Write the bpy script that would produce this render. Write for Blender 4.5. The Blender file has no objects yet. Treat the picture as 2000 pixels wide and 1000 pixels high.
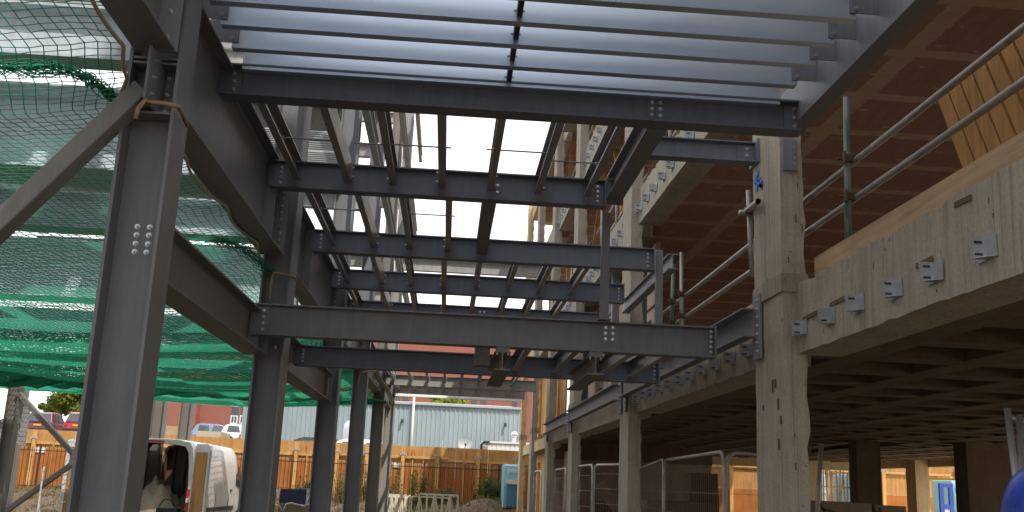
import bpy, bmesh, math, random
from mathutils import Vector, Matrix
random.seed(7)
R = math.radians
sc = bpy.context.scene
COL = sc.collection

# ------------------------------------------------------------------ camera
F_PX = 1919.5
def cam_axes(yaw, pitch, roll):
    cy, sy, cp, sp, cr, sr = (math.cos(yaw), math.sin(yaw), math.cos(pitch), math.sin(pitch), math.cos(roll), math.sin(roll))
    fwd = Vector((sy*cp, cy*cp, sp)); right = Vector((cy, -sy, 0)); down = fwd.cross(right)
    return cr*right + sr*down, -sr*right + cr*down, fwd
RIGHT, DOWN, FWD = cam_axes(R(3.31079813), R(13.12475504), R(-2.46176794))
EYE = Vector((0, 0, 1.6))
def at(px, py, X=None, Y=None, Z=None):
    """point of the place that the photograph shows at a pixel, given one known coordinate"""
    d = FWD + RIGHT*((px-1000)/F_PX) + DOWN*((py-500)/F_PX)
    i, v = (0, X) if X is not None else (1, Y) if Y is not None else (2, Z)
    return EYE + d*((v-EYE[i])/d[i])
cd = bpy.data.cameras.new('camera'); co = bpy.data.objects.new('camera', cd); COL.objects.link(co)
cd.sensor_width = 36; cd.lens = F_PX/2000*36; cd.clip_start = 0.05; cd.clip_end = 2000
up = -DOWN; bk = -FWD
co.matrix_world = Matrix(((RIGHT.x, up.x, bk.x, EYE.x), (RIGHT.y, up.y, bk.y, EYE.y), (RIGHT.z, up.z, bk.z, EYE.z), (0, 0, 0, 1)))
sc.camera = co

# ------------------------------------------------------------------ materials
def nt(name):
    m = bpy.data.materials.new(name); m.use_nodes = True
    n = m.node_tree.nodes; l = m.node_tree.links
    return m, n, l, n['Principled BSDF']
def coords(n, l, scale=(1, 1, 1), kind='Object', rot=(0, 0, 0)):
    tc = n.new('ShaderNodeTexCoord'); mp = n.new('ShaderNodeMapping')
    mp.inputs['Scale'].default_value = scale; mp.inputs['Rotation'].default_value = rot
    l.new(tc.outputs[kind], mp.inputs['Vector']); return mp.outputs['Vector']
def noise(n, l, vec, scale, detail=5, rough=0.6):
    t = n.new('ShaderNodeTexNoise'); t.inputs['Scale'].default_value = scale
    t.inputs['Detail'].default_value = detail; t.inputs['Roughness'].default_value = rough
    l.new(vec, t.inputs['Vector']); return t.outputs['Fac']
def ramp(n, l, fac, stops):
    r = n.new('ShaderNodeValToRGB'); e = r.color_ramp.elements
    while len(e) < len(stops): e.new(0.5)
    for k, (p, c) in enumerate(stops): e[k].position = p; e[k].color = (c[0], c[1], c[2], 1)
    l.new(fac, r.inputs['Fac']); return r.outputs['Color']
def mix(n, l, fac, a, b, mode='MIX'):
    m = n.new('ShaderNodeMix'); m.data_type = 'RGBA'; m.blend_type = mode
    for s, v in ((m.inputs[0], fac), (m.inputs[6], a), (m.inputs[7], b)):
        if isinstance(v, (int, float)): s.default_value = v
        elif isinstance(v, tuple): s.default_value = (v[0], v[1], v[2], 1)
        else: l.new(v, s)
    return m.outputs[2]
def math_n(n, l, op, a, b=None):
    m = n.new('ShaderNodeMath'); m.operation = op
    for s, v in ((m.inputs[0], a), (m.inputs[1], b)):
        if v is None: continue
        if isinstance(v, (int, float)): s.default_value = v
        else: l.new(v, s)
    return m.outputs[0]
def bump(n, l, p, h, strength, dist=0.01):
    b = n.new('ShaderNodeBump'); b.inputs['Strength'].default_value = strength; b.inputs['Distance'].default_value = dist
    l.new(h, b.inputs['Height']); l.new(b.outputs['Normal'], p.inputs['Normal'])
def plain(name, col, rough=0.6, metal=0.0, vary=0.25, scale=4.0, bmp=0.15, stretch=(1, 1, 1), spec=0.5, coat=0.0):
    m, n, l, p = nt(name)
    v = coords(n, l, stretch); a = noise(n, l, v, scale); b = noise(n, l, v, scale*9, 3)
    f = mix(n, l, 0.35, a, b)
    d = tuple(c*(1-vary) for c in col); h = tuple(min(1, c*(1+vary)) for c in col)
    l.new(ramp(n, l, f, ((0.3, d), (0.7, h))), p.inputs['Base Color'])
    rr = ramp(n, l, a, ((0.3, (rough*0.8,)*3), (0.7, (min(1, rough*1.2),)*3))); l.new(rr, p.inputs['Roughness'])
    p.inputs['Metallic'].default_value = metal; p.inputs['Specular IOR Level'].default_value = spec
    p.inputs['Coat Weight'].default_value = coat
    if bmp: bump(n, l, p, b, bmp, 0.004)
    return m
M = {}
def steel_paint(name, col):
    m, n, l, p = nt(name)
    v = coords(n, l); big = noise(n, l, v, 1.7, 6, 0.65); fine = noise(n, l, v, 60, 3)
    strk = noise(n, l, coords(n, l, (9, 9, 1.2)), 2.0, 6, 0.7)
    f = mix(n, l, 0.45, big, strk)
    base = ramp(n, l, f, ((0.32, tuple(c*0.72 for c in col)), (0.55, col), (0.72, (col[0]*1.25, col[1]*1.22, col[2]*1.18))))
    dust = ramp(n, l, noise(n, l, v, 5.5, 7, 0.75), ((0.62, (0, 0, 0)), (0.8, (1, 1, 1))))
    base = mix(n, l, math_n(n, l, 'MULTIPLY', dust, 0.3), base, (0.24, 0.22, 0.20))
    sc1 = ramp(n, l, noise(n, l, coords(n, l, (7, 7, 7)), 1.0, 8, 0.8), ((0.655, (0, 0, 0)), (0.69, (1, 1, 1))))
    base = mix(n, l, math_n(n, l, 'MULTIPLY', sc1, 0.45), base, (0.17, 0.115, 0.08))
    l.new(base, p.inputs['Base Color'])
    l.new(ramp(n, l, big, ((0.3, (0.42,)*3), (0.7, (0.62,)*3))), p.inputs['Roughness'])
    p.inputs['Specular IOR Level'].default_value = 0.4
    bump(n, l, p, fine, 0.12, 0.002)
    return m
M['steel'] = steel_paint('grey_primer_steel', (0.205, 0.213, 0.232))
M['steel_blue'] = steel_paint('blue_grey_primer_steel', (0.15, 0.166, 0.208))
M['steel_brown'] = steel_paint('brown_shade_primer_steel', (0.22, 0.20, 0.18))  # same primer browned, shade put into the colour
M['steel_brace'] = steel_paint('brace_primer_steel', (0.25, 0.25, 0.25))
M['steel_sky'] = steel_paint('skylit_primer_steel', (0.62, 0.70, 0.77))  # left beams: skylight on their webs put into the colour
M['steel_pale_lit'] = steel_paint('pale_lit_primer_steel', (0.33, 0.325, 0.315))  # same primer lightened, light on the far steel put into the colour
M['galv'] = plain('galvanised_sheet', (0.66, 0.75, 0.87), 0.34, 0.85, 0.05, 1.5, 0.0, (0.5, 4, 4))
M['galv_joist'] = plain('galvanised_joist', (0.34, 0.33, 0.33), 0.42, 0.6, 0.25, 3, 0.05)
M['bracket'] = plain('zinc_bracket', (0.42, 0.44, 0.47), 0.45, 0.45, 0.2, 20, 0.1)
M['bolt'] = plain('zinc_bolt', (0.58, 0.59, 0.6), 0.34, 0.75, 0.15, 60, 0.0)
M['tube'] = plain('scaffold_tube', (0.36, 0.34, 0.31), 0.5, 0.45, 0.4, 12, 0.2, (1, 1, 0.4))
M['tube_bright'] = plain('galvanised_tube', (0.6, 0.6, 0.6), 0.45, 0.5, 0.2, 12, 0.1)
def chipped(name, c1, c2):
    m, n, l, p = nt(name)
    l.new(ramp(n, l, noise(n, l, coords(n, l, (14, 14, 2.2)), 1.0, 6, 0.7), ((0.42, c1), (0.56, c2))), p.inputs['Base Color']); p.inputs['Roughness'].default_value = 0.65
    return m
M['tube_green'] = chipped('chipped_green_tube', (0.035, 0.115, 0.07), (0.20, 0.22, 0.17))
M['rusty'] = plain('rusty_coupler', (0.12, 0.075, 0.05), 0.75, 0.3, 0.5, 30, 0.4)
M['rope'] = plain('sisal_rope', (0.36, 0.25, 0.15), 0.9, 0, 0.35, 80, 0.6)
M['rope_pale'] = plain('net_border_rope', (0.42, 0.38, 0.26), 0.9, 0, 0.35, 80, 0.6)
M['cord_green'] = plain('bunched_net_cord', (0.01, 0.20, 0.11), 0.7, 0, 0.4, 60, 0.2)
def net_mat():
    m, n, l, p = nt('green_safety_net')
    l.new(ramp(n, l, noise(n, l, coords(n, l), 0.6, 3), ((0.35, (0.016, 0.28, 0.18)), (0.65, (0.045, 0.46, 0.31)))), p.inputs['Base Color'])
    p.inputs['Roughness'].default_value = 0.7
    tr = n.new('ShaderNodeBsdfTranslucent'); tr.inputs['Color'].default_value = (0.10, 0.80, 0.55, 1)
    ms = n.new('ShaderNodeMixShader'); ms.inputs[0].default_value = 0.35
    l.new(p.outputs[0], ms.inputs[1]); l.new(tr.outputs[0], ms.inputs[2]); l.new(ms.outputs[0], n['Material Output'].inputs['Surface'])
    return m
M['net'] = net_mat()
def concrete(name, col, dark, vertical=True, pits=True):
    m, n, l, p = nt(name)
    v = coords(n, l); st = coords(n, l, (26, 26, 0.9) if vertical else (3, 3, 3))
    grain = noise(n, l, st, 1.0, 6, 0.7); blot = noise(n, l, v, 1.6, 7, 0.7); fine = noise(n, l, v, 45, 5, 0.7)
    f = mix(n, l, 0.5, grain, blot)
    base = ramp(n, l, f, ((0.33, tuple(c*0.66 for c in col)), (0.5, col), (0.68, tuple(min(1, c*1.22) for c in col))))
    base = mix(n, l, 0.3, base, ramp(n, l, fine, ((0.35, tuple(c*0.6 for c in col)), (0.65, tuple(min(1, c*1.3) for c in col)))))
    h = f
    if pits:
        pv = n.new('ShaderNodeTexVoronoi'); pv.inputs['Scale'].default_value = 1.0; l.new(coords(n, l, (13, 13, 5)), pv.inputs['Vector'])
        pn = noise(n, l, v, 9, 4, 0.7)
        pit = math_n(n, l, 'MULTIPLY', math_n(n, l, 'LESS_THAN', pv.outputs['Distance'], 0.13), math_n(n, l, 'GREATER_THAN', pn, 0.55))
        base = mix(n, l, math_n(n, l, 'MULTIPLY', pit, 0.8), base, dark)
        ln = ramp(n, l, noise(n, l, coords(n, l, (34, 34, 0.35)), 1.0, 2, 0.5), ((0.36, (1, 1, 1)), (0.40, (0, 0, 0))))
        base = mix(n, l, math_n(n, l, 'MULTIPLY', ln, 0.28), base, dark)
    stn = ramp(n, l, noise(n, l, coords(n, l, (5, 5, 0.45)), 1.0, 5, 0.7), ((0.50, (0, 0, 0)), (0.68, (1, 1, 1))))
    base = mix(n, l, math_n(n, l, 'MULTIPLY', stn, 0.38), base, tuple(q*0.45 for q in col))
    l.new(base, p.inputs['Base Color']); p.inputs['Roughness'].default_value = 0.92; p.inputs['Specular IOR Level'].default_value = 0.2
    bump(n, l, p, mix(n, l, 0.4, h, fine), 0.55, 0.012)
    return m
M['concrete'] = concrete('board_marked_concrete', (0.40, 0.355, 0.285), (0.09, 0.07, 0.05))
M['concrete_rough'] = concrete('stripped_concrete', (0.33, 0.29, 0.22), (0.08, 0.06, 0.045))
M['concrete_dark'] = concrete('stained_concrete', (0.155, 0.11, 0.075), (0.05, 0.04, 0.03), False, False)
M['concrete_wall'] = concrete('rendered_wall', (0.36, 0.27, 0.20), (0.1, 0.08, 0.06), False, False)
M['concrete_yellow_lit'] = concrete('yellow_lit_concrete', (0.60, 0.48, 0.28), (0.1, 0.07, 0.04))  # warm light on the far and rear concrete, put into its colour
def soffit():
    m, n, l, p = nt('clay_pot_soffit')
    tc = n.new('ShaderNodeTexCoord'); s = n.new('ShaderNodeSeparateXYZ'); l.new(tc.outputs['Object'], s.inputs[0])
    w1 = noise(n, l, coords(n, l, (1, 1, 1)), 2.2, 3); w2 = noise(n, l, coords(n, l, (1, 1, 1)), 9, 3)
    wob = math_n(n, l, 'ADD', math_n(n, l, 'MULTIPLY', w1, 0.10), math_n(n, l, 'MULTIPLY', w2, 0.05))
    yy = math_n(n, l, 'ADD', s.outputs['Y'], wob)
    xx = math_n(n, l, 'ADD', s.outputs['X'], wob)
    def stripe(c, off, per, wid):
        a = math_n(n, l, 'FRACT', math_n(n, l, 'DIVIDE', math_n(n, l, 'ADD', c, off), per))
        return math_n(n, l, 'LESS_THAN', a, wid/per)
    sx = stripe(yy, -7.40+20*1.025, 1.025, 0.16)       # mortar bands across the span
    sy = stripe(xx, -3.22+10*3.6, 3.6, 0.20)
    band = math_n(n, l, 'MAXIMUM', sx, sy)
    dv = n.new('ShaderNodeTexVoronoi'); dv.inputs['Scale'].default_value = 1; l.new(coords(n, l, (2.6, 5.4, 1)), dv.inputs['Vector'])
    dab = math_n(n, l, 'LESS_THAN', math_n(n, l, 'ADD', dv.outputs['Distance'], math_n(n, l, 'MULTIPLY', w2, 0.25)), 0.27)
    dab = math_n(n, l, 'MULTIPLY', dab, math_n(n, l, 'GREATER_THAN', w1, 0.44))
    tile = ramp(n, l, noise(n, l, coords(n, l, (5, 1, 1)), 2.5, 6, 0.7), ((0.3, (0.35, 0.215, 0.185)), (0.7, (0.44, 0.28, 0.245))))
    ml = math_n(n, l, 'FRACT', math_n(n, l, 'DIVIDE', math_n(n, l, 'ADD', s.outputs['Y'], 40), 0.205))
    tile = mix(n, l, math_n(n, l, 'MULTIPLY', math_n(n, l, 'LESS_THAN', ml, 0.08), 0.12), tile, (0.2, 0.095, 0.07))
    mort = ramp(n, l, noise(n, l, coords(n, l), 6, 6, 0.7), ((0.3, (0.53, 0.40, 0.31)), (0.7, (0.66, 0.52, 0.41))))
    c = mix(n, l, math_n(n, l, 'MULTIPLY', dab, 0.75), tile, mort)
    c = mix(n, l, math_n(n, l, 'MULTIPLY', band, 0.8), c, mort)
    l.new(c, p.inputs['Base Color']); p.inputs['Roughness'].default_value = 0.9; p.inputs['Specular IOR Level'].default_value = 0.15
    bump(n, l, p, mix(n, l, 0.5, noise(n, l, coords(n, l), 30, 4), band), 0.3, 0.006)
    return m
M['soffit'] = soffit()
def wood(name, col, axis=2, scale=1.0, knots=True):
    m, n, l, p = nt(name)
    st = [22*scale]*3; st[axis] = 1.1*scale
    g = noise(n, l, coords(n, l, tuple(st)), 1.0, 5, 0.65); b = noise(n, l, coords(n, l), 1.5, 5)
    base = ramp(n, l, mix(n, l, 0.45, g, b), ((0.3, tuple(c*0.55 for c in col)), (0.5, col), (0.7, tuple(min(1, c*1.3) for c in col))))
    if knots:
        k = n.new('ShaderNodeTexVoronoi'); k.inputs['Scale'].default_value = 1; sk = [7.0]*3; sk[axis] = 2.2
        l.new(coords(n, l, tuple(sk)), k.inputs['Vector'])
        kn = ramp(n, l, k.outputs['Distance'], ((0.06, (1, 1, 1)), (0.15, (0, 0, 0))))
        base = mix(n, l, math_n(n, l, 'MULTIPLY', kn, 0.75), base, (0.06, 0.03, 0.012))
    l.new(base, p.inputs['Base Color']); p.inputs['Roughness'].default_value = 0.8; p.inputs['Specular IOR Level'].default_value = 0.25
    bump(n, l, p, g, 0.25, 0.003)
    return m
M['timber'] = wood('sawn_timber', (0.50, 0.27, 0.085))
M['pallet'] = wood('pallet_board', (0.36, 0.19, 0.065), 2)
M['toe'] = wood('toe_board_timber', (0.46, 0.33, 0.20), 1, knots=False)
M['ply'] = wood('orange_plywood', (0.40, 0.145, 0.04), 2, 0.5, False)
M['ply_top'] = wood('pale_plywood', (0.47, 0.25, 0.09), 2, 0.5, False)
M['timber_pale'] = wood('new_timber', (0.60, 0.36, 0.13))
M['pale_iron'] = plain('dark_palisade_iron', (0.055, 0.035, 0.025), 0.7, 0.2, 0.4, 8)
M['white'] = plain('white_paint', (0.8, 0.8, 0.79), 0.3, 0, 0.05, 3, 0.02, coat=0.3)
M['white_plastic'] = plain('white_upvc', (0.78, 0.77, 0.75), 0.4, 0, 0.06, 3, 0.02)
M['off_white'] = plain('cream_cladding', (0.68, 0.66, 0.60), 0.6, 0, 0.1, 3, 0.05)
M['shed'] = plain('blue_grey_cladding', (0.31, 0.385, 0.405), 0.55, 0.0, 0.10, 1.0, 0.05, (1, 1, 0.3))
M['gutter'] = plain('grey_gutter', (0.40, 0.42, 0.43), 0.5, 0, 0.1)
def brick():
    m, n, l, p = nt('red_brick')
    b = n.new('ShaderNodeTexBrick'); b.inputs['Scale'].default_value = 1.0
    b.inputs['Color1'].default_value = (0.34, 0.10, 0.065, 1); b.inputs['Color2'].default_value = (0.26, 0.075, 0.05, 1)
    b.inputs['Mortar'].default_value = (0.34, 0.20, 0.15, 1); b.inputs['Mortar Size'].default_value = 0.012
    b.inputs['Brick Width'].default_value = 0.225; b.inputs['Row Height'].default_value = 0.075
    l.new(coords(n, l, (1, 1, 1), 'Object', (R(90), 0, 0)), b.inputs['Vector'])
    c = mix(n, l, 0.3, b.outputs['Color'], ramp(n, l, noise(n, l, coords(n, l), 0.5, 6), ((0.3, (0.22, 0.06, 0.045)), (0.7, (0.40, 0.12, 0.075)))))
    l.new(c, p.inputs['Base Color']); p.inputs['Roughness'].default_value = 0.9
    bump(n, l, p, b.outputs['Fac'], -0.3, 0.005)
    return m
M['brick'] = brick()
M['spandrel'] = plain('grey_spandrel', (0.10, 0.10, 0.125), 0.5)
M['buff'] = plain('buff_brick_wall', (0.42, 0.30, 0.17), 0.9, 0, 0.25, 6, 0.3)
M['block'] = plain('beige_block_wall', (0.50, 0.42, 0.31), 0.9, 0, 0.15, 10, 0.3)
def glass():
    m, n, l, p = nt('window_glass')
    l.new(ramp(n, l, noise(n, l, coords(n, l), 0.8, 3), ((0.3, (0.03, 0.04, 0.05)), (0.7, (0.10, 0.12, 0.14)))), p.inputs['Base Color'])
    p.inputs['Roughness'].default_value = 0.06; p.inputs['Specular IOR Level'].default_value = 0.8
    return m
M['glass'] = glass()
def clear_glass():
    m, n, l, p = nt('clear_glass')
    l.new(ramp(n, l, noise(n, l, coords(n, l), 2, 3), ((0.3, (0.75, 0.85, 0.88)), (0.7, (0.85, 0.93, 0.95)))), p.inputs['Base Color'])
    p.inputs['Roughness'].default_value = 0.03; p.inputs['Alpha'].default_value = 0.25
    return m
M['clear'] = clear_glass()
M['black'] = plain('black_plastic', (0.025, 0.025, 0.027), 0.6, 0, 0.3, 6, 0.1)
M['dark_lining'] = plain('dark_ply_lining', (0.13, 0.072, 0.04), 0.85, 0, 0.4, 4, 0.1)
M['red_lamp'] = plain('red_lamp_lens', (0.5, 0.03, 0.025), 0.25, 0, 0.2, 30, 0.05)
M['red_car'] = plain('red_car_paint', (0.42, 0.02, 0.035), 0.25, 0, 0.08, 2, 0, coat=0.6)
M['maroon_car'] = plain('maroon_car_paint', (0.16, 0.03, 0.05), 0.25, 0, 0.08, 2, 0, coat=0.6)
M['silver_car'] = plain('silver_car_paint', (0.62, 0.64, 0.67), 0.3, 0.3, 0.08, 2, 0, coat=0.5)
M['blue_car'] = plain('slate_blue_car_paint', (0.22, 0.27, 0.40), 0.3, 0.2, 0.08, 2, 0, coat=0.5)
M['yellow_plate'] = plain('yellow_plate', (0.75, 0.45, 0.02), 0.5, 0, 0.1, 30, 0)
M['rubber'] = plain('tyre_rubber', (0.03, 0.03, 0.03), 0.85, 0, 0.3, 20, 0.2)
M['sheet'] = plain('dust_sheet_cloth', (0.40, 0.34, 0.25), 0.95, 0, 0.3, 5, 0.5)
M['wrap'] = plain('brown_wrapped_board', (0.28, 0.20, 0.13), 0.55, 0, 0.25, 5, 0.3)
M['strap'] = plain('dark_strap', (0.07, 0.045, 0.03), 0.7)
M['pink_board'] = plain('pink_plasterboard', (0.40, 0.29, 0.235), 0.85, 0, 0.12, 2, 0.1)
M['light_blue'] = plain('pale_blue_machine_paint', (0.22, 0.46, 0.55), 0.45, 0, 0.15, 4, 0.05)
M['mid_blue'] = plain('blue_machine_paint', (0.06, 0.20, 0.33), 0.5, 0, 0.2, 4, 0.05)
M['blue_frame'] = plain('royal_blue_frame', (0.03, 0.08, 0.42), 0.5, 0, 0.15, 8, 0.05)
M['navy'] = plain('navy_panel', (0.04, 0.04, 0.11), 0.6, 0, 0.25, 8, 0.1)
M['helmet'] = plain('blue_helmet_shell', (0.012, 0.035, 0.30), 0.33, 0, 0.15, 14, 0.03)
M['skin'] = plain('skin', (0.50, 0.30, 0.22), 0.55, 0, 0.1, 12, 0.05)
M['jacket'] = plain('dark_work_jacket', (0.05, 0.055, 0.07), 0.9, 0, 0.3, 10, 0.3)
M['paint_mark'] = plain('blue_spray_paint', (0.05, 0.22, 0.62), 0.8, 0, 0.25, 25, 0.1)
M['cable'] = plain('black_cable', (0.02, 0.017, 0.015), 0.8)
M['truss'] = plain('cream_truss_steel', (0.72, 0.68, 0.57), 0.6, 0, 0.2, 12, 0.1)
M['deck'] = plain('steel_deck', (0.42, 0.43, 0.44), 0.5, 0.5, 0.15, 3, 0.05)
M['bark'] = plain('tree_bark', (0.12, 0.085, 0.055), 0.95, 0, 0.4, 10, 0.6, (1, 1, 0.3))
def leaf(name, a, b, c):
    m, n, l, p = nt(name)
    l.new(ramp(n, l, noise(n, l, coords(n, l), 1.1, 5, 0.7), ((0.32, a), (0.5, b), (0.68, c))), p.inputs['Base Color'])
    p.inputs['Roughness'].default_value = 0.7; p.inputs['Specular IOR Level'].default_value = 0.2
    tr = n.new('ShaderNodeBsdfTranslucent'); tr.inputs['Color'].default_value = (b[0]*1.4, b[1]*1.5, b[2], 1)
    ms = n.new('ShaderNodeMixShader'); ms.inputs[0].default_value = 0.3
    l.new(p.outputs[0], ms.inputs[1]); l.new(tr.outputs[0], ms.inputs[2]); l.new(ms.outputs[0], n['Material Output'].inputs['Surface'])
    return m
M['leaf'] = leaf('tree_leaves', (0.045, 0.075, 0.012), (0.12, 0.15, 0.022), (0.24, 0.23, 0.03))
M['leaf_lime'] = leaf('lime_leaves', (0.10, 0.16, 0.012), (0.22, 0.28, 0.02), (0.36, 0.38, 0.03))
M['leaf_dark'] = leaf('dark_leaves', (0.022, 0.045, 0.012), (0.05, 0.08, 0.02), (0.10, 0.12, 0.03))
M['weed'] = leaf('dry_weeds', (0.07, 0.06, 0.02), (0.16, 0.13, 0.045), (0.25, 0.18, 0.07))
def dirt():
    m, n, l, p = nt('bare_earth')
    v = coords(n, l); a = noise(n, l, v, 0.35, 8, 0.7); b = noise(n, l, v, 6, 6, 0.75)
    l.new(ramp(n, l, mix(n, l, 0.5, a, b), ((0.3, (0.05, 0.033, 0.020)), (0.5, (0.11, 0.075, 0.047)), (0.7, (0.20, 0.145, 0.095)))), p.inputs['Base Color'])
    p.inputs['Roughness'].default_value = 0.95; bump(n, l, p, b, 0.8, 0.05)
    return m
M['dirt'] = dirt()
M['screed'] = concrete('bounce_floor_screed', (0.54, 0.43, 0.30), (0.15,0.11,0.08), False, False)  # floor tone raised so it bounces light up to the soffits
M['yard'] = plain('bounce_yard_concrete', (0.66, 0.58, 0.44), 0.9, 0, 0.2, 3, 0.2)  # tone raised to throw sunlight back under the building
M['asphalt'] = plain('asphalt', (0.06, 0.06, 0.06), 0.9, 0, 0.25, 8, 0.3)

# ------------------------------------------------------------------ object helpers
ORG = {}
class MB:
    def __init__(s): s.v = []; s.f = []
    def add(s, vs, fs):
        k = len(s.v); s.v += [Vector(v) for v in vs]; s.f += [tuple(i+k for i in f) for f in fs]; return s
    def box(s, x0, x1, y0, y1, z0, z1):
        return s.add([(x0,y0,z0),(x1,y0,z0),(x1,y1,z0),(x0,y1,z0),(x0,y0,z1),(x1,y0,z1),(x1,y1,z1),(x0,y1,z1)],
                     [(0,3,2,1),(4,5,6,7),(0,1,5,4),(1,2,6,5),(2,3,7,6),(3,0,4,7)])
    def obox(s, a, b, w, h, up=(0,0,1)):
        """box beam from a to b, width w (sideways) and height h"""
        a = Vector(a); b = Vector(b); d = (b-a).normalized(); sd = d.cross(Vector(up))
        if sd.length < 1e-4: sd = Vector((1,0,0))
        sd.normalize(); u = sd.cross(d); sd *= w/2; u *= h/2
        p = [a-sd-u, a+sd-u, a+sd+u, a-sd+u, b-sd-u, b+sd-u, b+sd+u, b-sd+u]
        return s.add(p, [(0,1,2,3),(7,6,5,4),(0,4,5,1),(1,5,6,2),(2,6,7,3),(3,7,4,0)])
    def prism(s, prof, o, u, v, w):
        o, u, v, w = Vector(o), Vector(u), Vector(v), Vector(w); n = len(prof)
        a = [o+u*p+v*q for p, q in prof]; b = [x+w for x in a]
        return s.add(a+b, [tuple(range(n))[::-1], tuple(range(n, 2*n))]+[(i,(i+1)%n,n+(i+1)%n,n+i) for i in range(n)])
    def tube(s, pts, r, n=8, cap=True):
        pts = [Vector(p) for p in pts]; k = len(s.v); ref = None
        for i, p in enumerate(pts):
            d = (pts[min(i+1,len(pts)-1)]-pts[max(i-1,0)]).normalized()
            if ref is None or abs(ref.dot(d)) > 0.95: ref = Vector((0,0,1)) if abs(d.z) < 0.9 else Vector((1,0,0))
            a = d.cross(ref).normalized(); b = d.cross(a); ref = -b if abs(b.dot(ref)) > 0.1 else ref
            rr = r[i] if isinstance(r, (list, tuple)) else r
            for j in range(n):
                t = 2*math.pi*j/n; s.v.append(p + a*math.cos(t)*rr + b*math.sin(t)*rr)
        for i in range(len(pts)-1):
            for j in range(n): s.f.append((k+i*n+j, k+i*n+(j+1)%n, k+(i+1)*n+(j+1)%n, k+(i+1)*n+j))
        if cap: s.f.append(tuple(k+j for j in range(n))[::-1]); s.f.append(tuple(k+(len(pts)-1)*n+j for j in range(n)))
        return s
    def lathe(s, prof, c, n=16):
        k = len(s.v); c = Vector(c)
        for r, z in prof:
            for j in range(n): t = 2*math.pi*j/n; s.v.append(c+Vector((r*math.cos(t), r*math.sin(t), z)))
        for i in range(len(prof)-1):
            for j in range(n): s.f.append((k+i*n+j, k+i*n+(j+1)%n, k+(i+1)*n+(j+1)%n, k+(i+1)*n+j))
        return s
    def leaves(s, c, rad, num, size, rnd, flat=1.0):
        for _ in range(num):
            while True:
                q = Vector((rnd.uniform(-1,1), rnd.uniform(-1,1), rnd.uniform(-1,1)))
                if 0.25 < q.length < 1: break
            p = Vector(c)+Vector((q.x*rad[0], q.y*rad[1], q.z*rad[2]))
            a = Vector((rnd.gauss(0,1), rnd.gauss(0,1), rnd.gauss(0,1))).normalized(); b = a.orthogonal().normalized()
            z = size*rnd.uniform(0.6,1.4)
            s.add([p-a*z, p-b*z*0.6, p+a*z, p+b*z*0.6], [(0,1,2,3)])
        return s
    def mesh(s, name, o=(0,0,0)):
        o = Vector(o); me = bpy.data.meshes.new(name)
        me.from_pydata([tuple(v-o) for v in s.v], [], s.f)
        bm = bmesh.new(); bm.from_mesh(me); bmesh.ops.recalc_face_normals(bm, faces=bm.faces); bm.to_mesh(me); bm.free()
        return me
def tag(o, label=None, cat=None, group=None, kind=None):
    for k, v in (('label', label), ('category', cat), ('group', group), ('kind', kind)):
        if v: o[k] = v
def thing(name, label, cat, loc=(0,0,0), group=None, rotz=0.0):
    o = bpy.data.objects.new(name, None); o.empty_display_size = 0.1; COL.objects.link(o)
    o.location = loc; o.rotation_euler = (0,0,rotz); tag(o, label, cat, group); ORG[o.name] = Vector(loc); return o
def part(name, mb, mat, parent=None, label=None, smooth=False, local=False, bevel=0.0, kind=None, auto=None):
    o0 = Vector((0,0,0)) if (local or parent is None) else ORG[parent.name]
    me = mb.mesh(name, o0); me.materials.append(M[mat] if isinstance(mat, str) else mat)
    if smooth: me.polygons.foreach_set('use_smooth', [True]*len(me.polygons))
    o = bpy.data.objects.new(name, me); COL.objects.link(o)
    if parent is not None: o.parent = parent
    ORG[o.name] = o0
    if bevel:
        b = o.modifiers.new('bevel', 'BEVEL'); b.width = bevel; b.segments = 2; b.limit_method = 'ANGLE'
    tag(o, label, None, None, kind); return o
def solo(name, mb, mat, label, cat, group=None, smooth=False, base=None, bevel=0.0):
    o0 = Vector(base) if base is not None else sum(mb.v, Vector())/len(mb.v)
    me = mb.mesh(name, o0); me.materials.append(M[mat] if isinstance(mat, str) else mat)
    if smooth: me.polygons.foreach_set('use_smooth', [True]*len(me.polygons))
    o = bpy.data.objects.new(name, me); COL.objects.link(o); o.location = o0; tag(o, label, cat, group); ORG[o.name] = o0
    if bevel:
        b = o.modifiers.new('bevel', 'BEVEL'); b.width = bevel; b.segments = 2; b.limit_method = 'ANGLE'
    return o
def struct(name, mb, mat, smooth=False):
    o = part(name, mb, mat, smooth=smooth); o['kind'] = 'structure'; return o
def copy_tree(o, parent=None):
    c = o.copy(); COL.objects.link(c); c.parent = parent; ORG[c.name] = ORG.get(o.name, Vector())
    for ch in list(o.children): copy_tree(ch, c)
    return c
# one bolt, shared by all: washer, hexagon nut and shank end, axis +Z
bm_ = MB(); bm_.lathe([(0,0),(0.0145,0),(0.0145,0.003),(0.0,0.003)], (0,0,0), 12)
hx = [(0.0115*math.cos(R(60*k)), 0.0115*math.sin(R(60*k))) for k in range(6)]
bm_.prism(hx, (0,0,0.003), (1,0,0), (0,1,0), (0,0,0.010)); bm_.tube([(0,0,0.013),(0,0,0.026)], 0.0065, 8)
BOLT = bm_.mesh('bolt'); BOLT.materials.append(M['bolt'])
def bolts(parent, pts, normal, s=1.0):
    q = Vector((0,0,1)).rotation_difference(Vector(normal))
    for p in pts:
        b = bpy.data.objects.new('bolt', BOLT); COL.objects.link(b); b.parent = parent
        b.location = Vector(p)-ORG[parent.name]; b.rotation_mode = 'QUATERNION'; b.rotation_quaternion = q; b.scale = (s,s,s)
def rows(a, b, n):
    a = Vector(a); b = Vector(b); return [a.lerp(b, k/(n-1)) for k in range(n)]
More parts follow.
